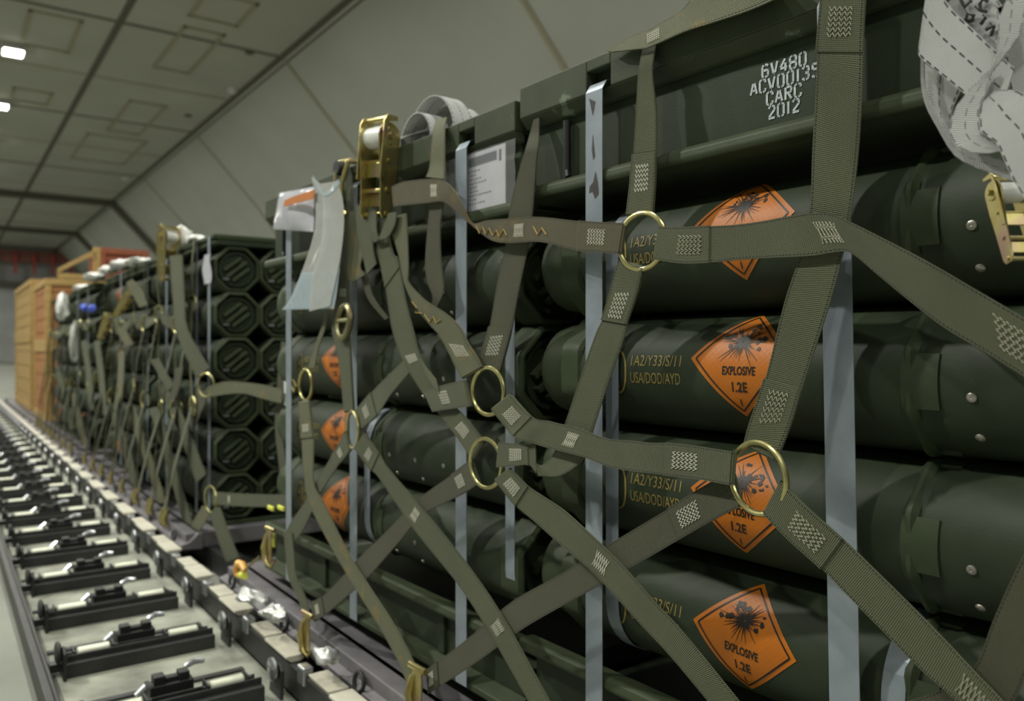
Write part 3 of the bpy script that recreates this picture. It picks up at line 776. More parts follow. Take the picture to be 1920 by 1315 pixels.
def guide(y, label):
    t = thing('rail_guide', label, 'rail guide', (.67, y, zt + .010))
    m = MB().prism([(.640, zt + .026), (.690, zt + .026), (.692, zt + .022), (.672, zt + .010), (.650, zt + .010), (.638, zt + .020)], 'y', y, y + .15)
    m.build('guide_flange', BEIGE, t, bevel=.002)
    m = MB().prism([(.644, zt + .024), (.690, zt + .024), (.690, zt + .012), (.650, zt + .010)], 'y', y + .165, y + .275)
    m.build('guide_flange', BEIGE, t, bevel=.002)
    MB().box((.640, y + .29, zt - .01), (.664, y + .33, zt + .030)).build('guide_stop', BRIGHT, t, bevel=.004)
    return t
g0 = guide(Y0 - .01, 'first beige rail guide at the bottom edge, beside the pallet')
for i in range(1, 60):
    dup(g0, (0, PER * i, 0), '%s beige rail guide up the track from the bottom edge' % ORD[i] if i < 12 else 'blurred beige rail guide far up the track', 'far rail guides' if i >= 12 else None)
for xx, lab in ((.80, 'dark roller bed beam under the pallets, hidden nearest the rail'), (1.75, 'dark roller bed beam under the middle of the pallets'), (2.6, 'dark roller bed beam under the far side of the pallets')):
    tag(MB().box((xx, -.6, 0.001), (xx + .07, 14, zt - .001)).build('roller_bed', DARKST), lab, 'beam')

# ================================================================== PALLETS (building frame)
def pallet(y0, y1, label):
    t = thing('cargo_pallet', label, 'pallet', (1.8, (y0 + y1) / 2, zt)); x0, x1 = .70, 2.93
    MB().box((x0 + .02, y0 + .02, zt), (x1 - .02, y1 - .02, zt + .057)).build('deck', ALU, t, bevel=.003)
    m = MB().prism([(x0, zt + .006), (x0, zt + .022), (x0 + .03, zt + .030), (x0 + .06, zt + .057), (x0 + .075, zt + .057), (x0 + .075, zt)], 'y', y0, y1)
    m.build('edge_rail', ALU, t, bevel=.002)
    n = 7
    for i in range(n):
        y = y0 + .12 + (y1 - y0 - .24) * i / (n - 1); m = MB()
        pts = [Vector((x0 + .004 + .012 * math.sin(a) * .3, y + .022 * math.cos(a), zt + .036 + .019 * math.sin(a))) for a in [2 * math.pi * k / 18 for k in range(18)]]
        m.tube(pts, .0045, 8, closed=True); m.build('tie_down_ring', DARKST, t)
    return t
pallet(-.35, 2.52, 'grey cargo pallet under the nearest netted load')
pallet(3.0, 5.62, 'grey cargo pallet under the load with octagonal canister ends')
pallet(5.78, 9.55, 'grey cargo pallet under the farthest netted green load')
pallet(9.6, 12.3, 'grey cargo pallet under the far yellow timber crates')

# ================================================================== FAR LOADS (building frame)
XA = .84 + .0835
ROWS3 = [.304 - .1725 * i for i in range(6)]
RN = ['top', 'second', 'third', 'fourth', 'fifth', 'bottom']
CN = ['left', 'second', 'third', 'fourth']
for c in range(3):
    for r, z in enumerate(ROWS3):
        canister((XA + PITCH * c, 3.08, H + z), 'canister end facing the camera, %s row, %s column of octagonal ends' % (RN[r], CN[c]), screws=False)
def far_canisters(y, dz, where, grp):
    for r, z in enumerate(ROWS3):
        if r == 0 and c0[0] is None:
            c0[0] = canister((XA, y, H + z + dz), '', screws=False, hazard=(.75, .26, 0)); c = c0[0]; c0[1] = Vector((XA, y, H + z + dz))
        else: c = dup(c0[0], Vector((XA, y, H + z + dz)) - c0[1])
        c['label'] = 'green canister, %s of six in the %s' % (RN[r] if r in (0, 5) else RN[r], where)
        if r not in (2, 5) and c is not c0[0]:
            for ch in [q for q in c.children if q.name.startswith('hazard')]:
                for g in list(ch.children): bpy.data.objects.remove(g)
                bpy.data.objects.remove(ch)
        d = dup(c, (PITCH, 0, 0), 'green canister behind the front column of the %s' % where, 'hidden canisters of the ' + where)
c0 = [None, None]
far_canisters(4.30, 0, 'second stack behind the octagonal ends', '')
far_canisters(5.92, .01, 'near stack of the farthest green load', '')
far_canisters(7.12, 0, 'far stack of the farthest green load', '')
def plain_tray(y0, zlo, zhi, label):
    t = thing('adapter_tray', label, 'tray', (1.1, y0 + .59, H + zlo))
    m = MB().box((.850, y0, H + zlo), (1.36, y0 + 1.18, H + zhi)); m.build('tray_body', OLIVE_D, t, bevel=.004)
    m = MB().box((.832, y0 - .004, H + zhi - .018), (1.37, y0 + 1.184, H + zhi)); m.build('top_band', OLIVE, t, bevel=.003)
    MB().box((.832, y0 - .004, H + zlo), (.85, y0 + 1.184, H + zlo + .014)).build('bottom_lip', OLIVE_L, t, bevel=.003)
    return t
for y0, z, nm in ((3.075, .392, 'stack with octagonal canister ends'), (4.29, .392, 'second stack of the load with octagonal ends'), (5.91, .402, 'near stack of the farthest green load'), (7.11, .392, 'far stack of the farthest green load')):
    plain_tray(y0, z, z + .04, 'flat green lid tray on the ' + nm)
    plain_tray(y0, -.664, -.648, 'flat green base tray under the ' + nm)
for i, (y, lab) in enumerate(((3.11, 'right of two pale steel straps beside the octagonal canister ends'), (3.29, 'left of two pale steel straps beside the octagonal canister ends'), (3.80, 'steel strap on the load behind the octagonal ends, third from the corner'), (4.2, 'steel strap on the load behind the octagonal ends, fourth from the corner'),
        (4.9, 'steel strap farthest along the load with octagonal ends'), (6.1, 'nearest steel strap on the farthest green load'), (6.6, 'second steel strap on the farthest green load'), (7.4, 'third steel strap on the farthest green load'), (7.9, 'last steel strap on the farthest green load'))):
    band(y, .425, -.645, lab, x=.826, w=.030, slot=False)
# taped paper on the corner, white and silver bits on top
def paper_tag(px, py, w, h, X, mt, label, cat='label'):
    p = U(px, py, 0, X, 0, 2); m = MB(); n = 6; vs = []; fs = []
    for i in range(n + 1):
        for j in range(n + 1): vs.append((p.x + .004 * math.sin(i * 1.3 + j), p.y + (i / n - .5) * w, p.z + (j / n - .5) * h)); 
    k = len(vs); vs += [(a + .002, b, c_) for a, b, c_ in vs]
    for i in range(n):
        for j in range(n):
            q = (i * (n + 1) + j, (i + 1) * (n + 1) + j, (i + 1) * (n + 1) + j + 1, i * (n + 1) + j + 1); fs += [q, tuple(z + k for z in q[::-1])]
    m.add(vs, fs, True); return tag(m.build('paper_tag', mt), label, cat)
paper_tag(388, 505, .10, .11, .822, PAPER, 'shiny white paper tag on the corner of the stack with octagonal ends')
def crumple(px, py, X, r, mt, name, label, cat, fr=2, sq=(1, 1, 1), seed=1):
    p = U(px, py, 0, X, 0, fr); rn = random.Random(seed); m = MB(); nu, nv = 14, 9; vs = []
    ph = [rn.uniform(0, 6) for _ in range(6)]
    for j in range(nv + 1):
        b = math.pi * j / nv
        for i in range(nu):
            a = 2 * math.pi * i / nu; rr = r * (1 + .22 * math.sin(3 * a + ph[0] + 2 * b) + .14 * math.sin(5 * b + ph[1]) * math.cos(4 * a + ph[2]))
            vs.append((p.x + sq[0] * rr * math.sin(b) * math.cos(a), p.y + sq[1] * rr * math.sin(b) * math.sin(a), p.z + sq[2] * rr * math.cos(b)))
    fs = [(j * nu + i, j * nu + (i + 1) % nu, (j + 1) * nu + (i + 1) % nu, (j + 1) * nu + i) for j in range(nv) for i in range(nu)]
    m.add(vs, fs, True); return tag(m.build(name, mt, sharp=60), label, cat)
WHITE = mat('white_plastic', (.78, .79, .75), .3, bump=.4, bscale=40)
crumple(340, 447, .88, .05, WHITE, 'strap_coil', 'left white coil of strap on the lid above the octagonal ends', 'strap coil', sq=(.8, 1.3, .95))
crumple(370, 449, .90, .035, WHITE, 'strap_coil', 'right white coil of strap on the lid above the octagonal ends', 'strap coil', sq=(1, 1.3, .5), seed=4)
for i, (px, py) in enumerate(((258, 492), (232, 497), (206, 506), (180, 520), (154, 540))):
    crumple(px, py, .85, .05 + .01 * (i % 2), SILV if i % 2 else WHITE, 'plastic_wad', '%s shiny pale plastic wad from the right along the far load tops' % ORD[i], 'plastic', sq=(1, 3.0, .42), seed=i + 8)
crumple(118, 575, .80, .085, WHITE, 'white_bag', 'curved white bag hanging at the far left end of the green loads', 'bag', sq=(.6, 1, 1.1), seed=22)
crumple(140, 640, .78, .07, mat('grey_bag', (.42, .44, .40), .6), 'grey_bag', 'pale grey cloth hanging low on the farthest green load', 'cloth', sq=(.5, .7, 1.7), seed=23)
for i, (px, py) in enumerate(((158, 577), (172, 579))):
    crumple(px, py, .76, .022, mat('blue_tag', (.10, .16, .75), .4), 'blue_tag', '%s of two small blue tags on the farthest load' % ('left' if i == 0 else 'right'), 'tag', seed=30 + i)

# nets of the far loads
def wstrip(p, q, w, wv=(0, 1, 0)):
    """station list of a flat strap between two points, edges offset along wv perpendicular to the run"""
    p, q = Vector(p), Vector(q); t = (q - p).normalized(); s_ = t.cross(Vector((1, 0, 0))).normalized() * (w * .62)
    if s_.y < 0: s_ = -s_
    s_ = Matrix.Rotation(math.radians(-10 if t.z > 0 else 10), 3, t) @ s_
    mid = (p + q) / 2 + Vector((-.008, 0, -.01))
    return [(tuple(a - s_), tuple(a + s_)) for a in (p, mid, q)]
def grid_net(y0, y1, n, label, seed):
    t = thing('cargo_net', label, 'cargo net', (.78, (y0 + y1) / 2, zt + .06)); rn = random.Random(seed)
    dy = (y1 - y0) / n; x_ = lambda z: .800 + .10 * (z - H) * .9
    zr = [H + .14, H - .22]; zb = zt + .075; ztop = H + .44
    A = [(y0 + dy * (i + .5) + rn.uniform(-.05, .05), zr[0] + rn.uniform(-.04, .04)) for i in range(n)]
    B = [(y0 + dy * i + rn.uniform(-.05, .05), zr[1] + rn.uniform(-.04, .04)) for i in range(n + 1)]
    P = lambda yz: (x_(yz[1]), yz[0], yz[1])
    for i, a in enumerate(A):
        ring(t, 0, 0, .040, rn.uniform(-25, 25), at=Vector(P(a)), fr=2)
        strap(t, wstrip((.818, a[0] + rn.uniform(-.05, .05), ztop), P((a[0], a[1] + .045)), .046), world=True, fr=2, sub=4, mt=WEB if i % 3 else WEB_L)
        for b in (B[i], B[i + 1]): strap(t, wstrip(P(a), P(b), .046), world=True, fr=2, sub=4, mt=WEB if i % 2 else WEB_L)
        if i: strap(t, wstrip(P(A[i - 1]), P(a), .044), world=True, fr=2, sub=4)
    for i, b in enumerate(B):
        ring(t, 0, 0, .040, rn.uniform(-25, 25), at=Vector(P(b)), fr=2)
        for s_ in (-1, 1):
            e = (b[0] + s_ * dy / 2, zb + .02)
            if y0 - .02 < e[0] < y1 + .02:
                strap(t, wstrip(P(b), (.712, e[0], e[1]), .046), world=True, fr=2, sub=4, mt=WEB if s_ > 0 else WEB_L)
                m = MB().tube([(.712, e[0], e[1] + .01), (.706, e[0] + .012, e[1] - .02), (.704, e[0], e[1] - .05), (.710, e[0] - .014, e[1] - .04)], [.008, .012, .010, .006], 8); m.build('hook', GOLD, t)
    return t
n3 = grid_net(3.12, 5.5, 8, 'olive webbing net over the load with octagonal ends', 2)
grid_net(5.85, 8.35, 8, 'olive webbing net over the farthest green load', 5)
# straps of that net which cross in front of the octagonal ends
def n3s(st_, **k): strap(n3, st_, fr=2, X0=.80, k=0, **k)
n3s([(318, 480, 342, 478), (324, 560, 346, 556), (333, 630, 352, 618), (368, 708, 392, 690)], mt=WEB, dX=-.02)
n3s([(388, 726, 380, 748), (420, 716, 415, 741), (455, 717, 455, 738), (495, 722, 493, 748), (530, 731, 528, 757)], mt=WEB_L, dX=-.01)
n3s([(372, 728, 392, 742), (355, 770, 372, 786), (340, 820, 356, 840)], mt=WEB_B, dX=-.01)
n3s([(300, 730, 318, 722), (335, 810, 352, 800), (368, 905, 386, 890)], mt=WEB, dX=-.02)
n3s([(398, 922, 398, 947), (440, 925, 440, 949), (490, 927, 490, 951), (540, 928, 540, 950)], mt=WEB, dX=-.02, stitch=((430, 937, .02, 'dense'),))
n3s([(392, 960, 412, 950), (408, 1010, 430, 1000), (425, 1055, 448, 1045)], mt=WEB, dX=-.03)
n3s([(380, 948, 396, 962), (352, 995, 370, 1005), (336, 1030, 352, 1040)], mt=WEB_L, dX=-.03)
n3s([(528, 640, 544, 645), (520, 720, 536, 722), (516, 800, 530, 800), (522, 860, 536, 862), (530, 930, 544, 930)], mt=WEB_B, dX=.02)
for a, b, w_, mt_ in (((205, 775), (251, 924), 15, WEB), ((236, 762), (297, 945), 15, WEB_L), ((280, 766), (345, 985), 16, WEB), ((131, 740), (153, 836), 10, WEB_L), ((104, 700), (130, 806), 10, WEB), ((282, 675), (313, 730), 15, WEB), ((330, 690), (312, 760), 14, WEB_B), ((176, 640), (190, 780), 11, WEB), ((222, 660), (214, 770), 12, WEB_L), ((152, 640), (168, 770), 10, WEB)):
    m_ = ((a[0] + b[0]) / 2 + 2, (a[1] + b[1]) / 2 + 4)
    n3s([(q[0], q[1], q[0] + w_, q[1] - 3) for q in (a, m_, b)], mt=mt_, dX=-.03)
n3s([(236, 530, 248, 524), (248, 552, 266, 544), (262, 577, 276, 572)], mt=WEB_L, dX=-.03)  # this twist and the next: light on them put into paler webbing
n3s([(218, 616, 232, 612), (226, 634, 242, 630), (236, 650, 250, 646)], mt=WEB_L, dX=-.03)
ring(n3, 386, 722, .042, 25, fr=2, X0=.78, k=0); ring(n3, 395, 936, .045, 10, fr=2, X0=.77, k=0)

# golden ratchets hanging on the far loads
def ratchet(loc, label, sc=1.0, yaw=0, roll=0, webbing_mt=None, tilt=0):
    """zinc ratchet buckle: two side plates, spool wound with webbing, handle, cross pins"""
    t = thing('ratchet_buckle', label, 'ratchet', loc)
    M = Matrix.Rotation(math.radians(yaw), 4, 'Z') @ Matrix.Rotation(math.radians(roll), 4, 'X') @ Matrix.Rotation(math.radians(tilt), 4, 'Y') @ Matrix.Scale(sc, 4)
    def put(mb, name, mt, par=None, **k):
        for i, p in enumerate(mb.v): mb.v[i] = M @ p + Vector(loc)
        return mb.build(name, mt, par or t, **k)
    out = []
    for a in range(0, 181, 20): q = math.radians(a); out.append((.026 * math.cos(q), .060 + .026 * math.sin(q)))
    out += [(-.022, .02), (-.017, -.03), (-.015, -.085), (-.009, -.094), (.009, -.094), (.015, -.085), (.019, -.03), (.024, .02)]
    for x in (-.030, .027):
        m = MB().prism(out, 'x', x, x + .003); put(m, 'side_plate', GOLD, bevel=.0008)
        s_ = 1 if x > 0 else -1; m = MB()
        teeth = []
        for k in range(24): q = 2 * math.pi * k / 24; rr = .017 if k % 2 else .0135; teeth.append((rr * math.cos(q), .060 + rr * math.sin(q)))
        m.prism(teeth, 'x', x + (.003 if s_ > 0 else -.003), x + (.006 if s_ > 0 else 0)); m.lathe([(.0001, x + s_ * .012), (.006, x + s_ * .012), (.007, x + s_ * .003)], 'x', (0, 0, 0), 12)
        for i in range(len(m.v) - 36, len(m.v)): m.v[i] = m.v[i] + Vector((0, 0, .060))
        put(m, 'gear_wheel', GOLD)
    put(MB().lathe([(.0001, -.027), (.013, -.027), (.020, -.026), (.021, 0), (.020, .026), (.013, .027), (.0001, .027)], 'x', (0, 0, .060), 24), 'webbing_roll', webbing_mt or WHITE)
    m = MB()
    for z, r in ((-.085, .005), (-.040, .005), (.015, .004)): put(MB().lathe([(.0001, -.033), (r, -.033), (r, .033), (.0001, .033)], 'x', (0, 0, z), 12), 'cross_pin', GOLD)
    put(MB().box((-.027, -.006, -.015), (.027, -.003, .012)), 'pawl_plate', GOLD, bevel=.001); put(MB().box((-.027, .004, -.070), (.027, .007, -.045)), 'pawl_plate', GOLD, bevel=.001)
    m = MB().prism([(-.024, -.020), (-.020, .085), (-.012, .098), (.012, .098), (.014, .09), (-.010, .085), (-.012, -.020)], 'x', -.036, -.033); m.prism([(-.024, -.020), (-.020, .085), (-.012, .098), (.012, .098), (.014, .09), (-.010, .085), (-.012, -.020)], 'x', .033, .036); m.lathe([(.0001, -.034), (.006, -.034), (.006, .034), (.0001, .034)], 'x', (0, -.004, .092), 12)
    put(m, 'handle', GOLD, bevel=.0008)
    return t
ratchet(U(316, 478, 0, .80, 0, 2), 'yellow zinc ratchet at the top corner of the load with octagonal ends', 1.25, 30)
ratchet(U(232, 570, 0, .77, 0, 2), 'yellow ratchet dangling on the webbing of the blurred load, upper one', .8, 60, 30)
ratchet(U(197, 612, 0, .76, 0, 2), 'yellow ratchet dangling on the webbing of the blurred load, lower one', .8, 60, 20)
# yellow hook and ratchet hanging between the two loads
t = thing('strap_hook', 'golden wire hook with white tab joining straps between the two loads', 'hook', U(548, 733, 0, .80, 0, 2)); p = t.location
def hk(pts): return [p + Vector(q) for q in pts]
MB().tube(hk([(0, .03, .030), (0, -.005, .036), (0, -.040, .012), (0, -.02, .0), (0, .005, .022), (0, .02, -.030), (0, .035, -.034)]), .006, 10).build('bent_wire', GOLD, t)
m = MB()
a = p + Vector((0, .055, 0)); m.box((a.x, a.y - .012, a.z - .045), (a.x + .004, a.y + .012, a.z + .045)); m.build('white_tab', WHITE, t, bevel=.001)
# timber crates behind the green loads
def crate(x0, y0, z0, w, d, h, mt, label, frame=WOODY, n=5):
    t = thing('timber_crate', label, 'crate', (x0 + w / 2, y0 + d / 2, z0))
    m = MB()
    for i in range(n):
        a, b = z0 + h * i / n + .004, z0 + h * (i + 1) / n - .004
        m.box((x0 + .012, y0 + .012, a), (x0 + w - .012, y0 + d - .012, b))
    m.build('plank_box', mt, t, bevel=.002); m = MB()
    for xx in (x0, x0 + w - .05):
        for yy in (y0, y0 + d - .05): MB().box((xx, yy, z0), (xx + .05, yy + .05, z0 + h)).build('corner_post', frame, t, bevel=.003)
    for zz in (z0, z0 + h - .06):
        MB().box((x0 - .004, y0 - .004, zz), (x0 + w + .004, y0 + .02, zz + .06)).build('rail_board', frame, t, bevel=.003); MB().box((x0 - .004, y0 + .021, zz), (x0 + .02, y0 + d, zz + .06)).build('rail_board', frame, t, bevel=.003)
    return t
zp = zt + .057
crate(.80, 8.50, zp, .95, 1.1, .70, WOODO, 'orange timber crate low at the far left, behind the green loads')
crate(.80, 8.50, zp + .70, .95, 1.1, .62, WOODO, 'orange timber crate stacked on top of the low orange one')
crate(.80, 10.0, zp, .75, 2.1, .80, WOODY, 'yellow timber crate at the far left end of the row, lower one')
crate(.80, 10.0, zp + .80, .75, 2.1, .62, WOODY, 'yellow timber crate at the far left end of the row, upper one')
z0 = zp + 1.326
crate(1.29, 8.75, z0, .44, .7, .34, REDC, 'small red-brown crate on top of the orange timber crates', REDC)
# open timber frame leaning on top
t = thing('timber_trestle', 'open yellow timber frame with a slanting brace on top of the orange crates', 'trestle', (1.07, 8.55, z0))
MB().box((1.20, 8.52, z0), (1.26, 8.58, z0 + .31)).build('post', WOODY, t, bevel=.003); MB().box((.91, 8.52, z0), (.95, 8.58, z0 + .09)).build('post', WOODY, t, bevel=.003)
m = MB().prism([(.90, z0 + .05), (.90, z0 + .09), (1.20, z0 + .28), (1.20, z0 + .23)], 'y', 8.50, 8.52); m.build('brace', WOODY, t, bevel=.003)
MB().box((.90, 8.50, z0), (1.26, 8.52, z0 + .045)).build('sill', WOODY, t, bevel=.003)

# ================================================================== NEAR LOAD
INBG = False
AY, BY = -.113, 1.087
ROWS = [.1386, -.0339, -.2064, -.379]
RW = ['top', 'second', 'third', 'bottom']
XA = .9335
HZ = [(.75, .31, .02), (.75, .26, 0), (.75, .17, -.06), (.745, .12, -.05)]
for r, z in enumerate(ROWS):
    canister((XA, AY, H + z), '%s green canister of the nearest stack, with orange explosive label' % RW[r] if r in (0, 3) else 'green canister of the nearest stack, %s from the top, with orange explosive label' % RW[r], hazard=HZ[r], marks=True)
    b = canister((XA, BY, H + z - .010), '%s green canister of the middle stack, behind the hanging straps' % RW[r] if r in (0, 3) else 'green canister of the middle stack, %s from the top, behind the hanging straps' % RW[r], hazard=(HZ[r][0], HZ[r][1] - .02, 0), marks=True)
for r, z in enumerate(ROWS):
    for y, dz, nm in ((AY, 0, 'nearest'), (BY, -.010, 'middle')):
        for c in (1, 2):
            canister((XA + PITCH * c, y, H + z + dz), 'green canister behind the front column of the %s stack' % nm, 'hidden canisters of the %s stack' % nm, screws=False) if (r, y, c) == (0, AY, 1) else None
hid = [o for o in COL.objects if o.get('group') == 'hidden canisters of the nearest stack'][0]
base0 = Vector((XA + PITCH, AY, H + ROWS[0]))
for r, z in enumerate(ROWS):
    for y, dz, nm in ((AY, 0, 'nearest'), (BY, -.010, 'middle')):
        for c in (1, 2):
            if (r, y, c) != (0, AY, 1):
                dup(hid, Vector((XA + PITCH * c, y, H + z + dz)) - base0, 'green canister behind the front column of the %s stack' % nm, 'hidden canisters of the %s stack' % nm)
TA, TB = -.109, 1.090
p = U(1471, 155, 0, .8612, 0)
adapter(TA, 0, 'olive steel top tray of the nearest stack with white stencilled code', 'top', text=(['6V480', 'ACV00135', 'CARC', '2012'], .0150, p.y, p.z - H + .0145))
adapter(TB, -.016, 'olive steel top tray of the middle stack with white shipping sheet', 'top', paper=True)
adapter(TA, 0, 'olive steel base tray under the nearest stack', 'bottom')
adapter(TB, -.008, 'olive steel base tray under the middle stack', 'bottom')
MK = [(0, 0, [(-.004, .372), (.010, .380), (.002, .352)]), (0, 0, [(-.009, .250), (-.004, .268), (.001, .252), (.009, .246), (.010, .236), (.003, .238), (-.003, .226), (-.011, .232)]), (0, 0, [(-.003, .290), (.002, .325), (.004, .30), (.001, .285)])]
band(.883, .407, -.615, 'pale steel strap down the far end of the nearest stack, with dark scrape marks', marks=MK)
band(.486, .407, -.615, 'wide pale steel strap down the middle of the nearest stack, right of the orange labels', lean=.020)
band(.045, .407, -.615, 'steel strap at the near end of the nearest stack, beyond the right edge')
band(2.078, .391, -.625, 'leftmost steel strap of the middle stack, below the plastic packet')
band(1.690, .391, -.625, 'middle steel strap of the middle stack, seen below the small ring')
band(1.243, .391, -.625, 'rightmost steel strap of the middle stack, left of the white shipping sheet')
inner_band(.862, [H + ROWS[0], H + ROWS[3]], 'thin inner steel strap hugging the nearest stack just right of the scraped strap')
inner_band(.435, [H + ROWS[3] - .001, H + ROWS[3]], 'short curved steel strap round the bottom canister of the nearest stack')
inner_band(1.115, [H + ROWS[0] - .01, H + ROWS[3] - .01], 'thin inner steel strap at the near end of the middle stack')
inner_band(1.655, [H + ROWS[2] - .012, H + ROWS[3] - .010], 'curved bright steel strap round the lower canisters of the middle stack')

# ------------------------------------------------------------------ the net over the near load
net = thing('cargo_net', 'olive webbing net with brass-coloured rings over the two nearest stacks', 'cargo net', (.78, 1.0, zt + .06))
def N(st_, mt=None, **k): return strap(net, st_, mt, **k)
def SX(x): return {}
# top perimeter strap lying along the edge of the lid
N([(1138, 95, 1148, 98, .006, .002), (1184, 69, 1192, 93, .008, 0), (1212, 58, 1214, 90, .008, 0), (1240, 43, 1242, 78, .008, 0), (1278, 20, 1288, 58, .008, 0), (1305, -15, 1345, 40, .008, 0), (1345, -48, 1412, 17, .008, 0), (1420, -90, 1490, -18, .008, 0)], WEB_L, stitch=((1226, 66, .022, 'dense'),))
# hanging strap down to the upper ring
N([(1206, 88, 1230, 80, .01, .014), (1199, 125, 1226, 110), (1196, 153, 1224, 140), (1192.5, 224, 1231, 211), (1188, 289, 1231, 284), (1184, 345, 1230, 338), (1178, 403, 1226, 398)], loops=(1,), flaps=((1208, 286, 1),), stitch=((1203, 334, .036, 'long'),), dX=.004)
# broad strap right of the stencil, down to the lower ring
N([(1546, -70, 1630, -72), (1542, 0, 1623.6, 0), (1534, 87, 1619, 84), (1530.5, 167, 1615, 201), (1524, 284, 1608, 300), (1519, 398, 1594, 411), (1499, 484, 1580, 478), (1472, 566, 1554, 575), (1438, 703, 1506, 722), (1408, 798, 1484, 795), (1399, 832, 1458, 862)], loops=(1,), flaps=((1569, 94, 0), (1467, 716, 1)), stitch=((1576, 42, .032, 'dense'), (1462, 760, .036, 'dense')), thread=THREAD_D)
# upper horizontal strap from the ring to the right, falling past the frame
N([(1239, 427, 1228, 486), (1290, 427, 1282, 494), (1340, 424, 1340, 492), (1378, 422, 1378, 488), (1430, 415, 1440, 484), (1499, 402, 1520, 480), (1529, 399, 1575, 472), (1563, 402, 1600, 477), (1590, 414, 1643, 513), (1666, 452, 1700, 560), (1742, 492, 1770, 614), (1818, 536, 1850, 662), (1920, 596, 1935, 716), (1990, 638, 2000, 760)], WEB_L if False else WEB, loops=(0,), flaps=((1332, 460, 0),), stitch=((1294, 463, .036, 'long'), (1552, 437, .024, 'zig'), (1898, 655, .036, 'dense')), dX=-.010, thread=THREAD_D)
# upper horizontal strap from the ring to the left, twisting up to the ratchet
N([(1172, 420, 1163, 476), (1130, 418, 1125, 473), (1087, 415, 1084, 470), (1010, 407, 1013, 454), (960, 410, 955, 456), (915, 413, 920, 450), (886, 418, 884, 422), (868, 385, 858, 398, -.012, 0), (848, 352, 838, 382, -.012, 0), (826, 337, 824, 378), (799, 336, 800, 381), (757, 341, 760, 385), (735, 350, 738, 388)], loops=(0,), flaps=((1086, 443, 0),), stitch=((1121, 445, .034, 'long'), (972, 432, .024, 'zig'), (813, 352, .022, 'zig')), dX=-.006, mt=webbing('stained_olive_webbing', (.145, .130, .068), (.015, .016, .008), stain=(.24, .15, .03)))
# two straps hanging over the lids left of the upper ring
N([(818, 226, 838, 220, .04, .04), (812, 248, 834.5, 242, .006, .006), (806, 312, 834, 309), (799, 332, 833, 336, -.004, -.004)], WEB_L, dX=.002)
N([(808, 372, 834.5, 368), (802.6, 424, 826.5, 417), (798, 487, 826.5, 475), (801, 526, 830, 519), (812, 560, 831, 551, .005, 0), (800, 583, 812, 590, .015, .012)], WEB_B, dX=.006)
N([(1004, 215, 1012, 212, .02, .02), (988, 273, 1010, 270), (978, 305, 1006, 305), (959, 379, 1000, 385), (951, 430, 995, 430), (949.5, 456, 992, 456), (933.5, 529, 972, 551), (919, 612, 960, 618), (908, 650, 955, 640), (899, 682, 940, 696)], WEB_B, loops=(1,), flaps=((938, 613, 1),), stitch=((927, 646, .034, 'long'),), dX=.012)
# strap from the upper ring down and back, curling behind the lower strap
N([(1163, 491, 1208, 504), (1148, 545, 1198, 545), (1131, 598, 1177, 606), (1117, 628, 1168, 640), (1085, 720, 1140, 720), (1060, 795, 1114, 800), (1040, 849, 1096, 858), (1018, 872, 1052, 892, -.006, -.004), (1003, 868, 1010, 893, -.014, -.012)], loops=(0,), flaps=((1143, 602, 0),), stitch=((1166, 572, .036, 'dense'),), dX=.003)
# lower horizontal strap between the rings
N([(925, 768, 960, 740), (948, 797, 982, 766), (968, 822, 1003, 785, -.006, 0), (1000, 832, 1030, 790), (1027, 840, 1050, 795), (1061, 849, 1085, 803), (1099, 859, 1115, 815), (1137, 874, 1145, 824), (1171, 882, 1178, 826), (1213, 887, 1215, 830), (1247, 891, 1252, 831), (1310, 898, 1313, 838), (1372, 909, 1376, 848)], loops=(0, 1), flaps=((983, 800, 0), (1248, 861, 1)), stitch=((960, 780, .030, 'long'), (1071, 824, .024, 'zig'), (1286, 868, .038, 'long')), dX=-.010)
# short strap from the lower left ring to the curl
N([(938, 830, 934, 876), (965, 832, 966, 874), (990, 834, 992, 872), (1004, 836, 1006, 888)], loops=(0,), flaps=((992, 854, 0),), stitch=((970, 853, .03, 'dense'),), dX=-.004)
# diagonals from the lower right ring
N([(1374, 888, 1390, 950), (1331, 908, 1345, 972), (1255, 954, 1276, 1011), (1141, 1022, 1171, 1072), (1050, 1078, 1072, 1127), (960, 1129, 980, 1180), (880, 1196, 893, 1243), (823, 1240, 827, 1286), (803, 1256, 806, 1300)], WEB_B, loops=(0, 1), flaps=((1262, 985, 0), (824, 1264, 1)), stitch=((1296, 970, .034, 'dense'), (809, 1272, .018, 'dense')), dX=.006)
N([(1468, 905, 1436, 964), (1515, 952, 1482, 1012), (1579, 1009, 1539, 1064), (1636, 1064, 1590, 1117), (1700, 1127, 1658, 1186), (1763, 1191, 1725, 1254), (1822, 1254, 1790, 1312), (1900, 1335, 1860, 1392)], loops=(0,), flaps=((1559, 1038, 0),), stitch=((1518, 997, .040, 'long'), (1830, 1298, .026, 'zig')), dX=-.004, thread=THREAD_D)
# brown strap rising at the lower right corner
N([(2040, 880, 2110, 960), (1960, 975, 2030, 1070), (1910, 1060, 1985, 1160), (1864, 1161, 1935, 1240), (1826, 1254, 1890, 1330), (1760, 1296, 1800, 1370), (1680, 1322, 1700, 1395)], WEB_B, dX=.012)
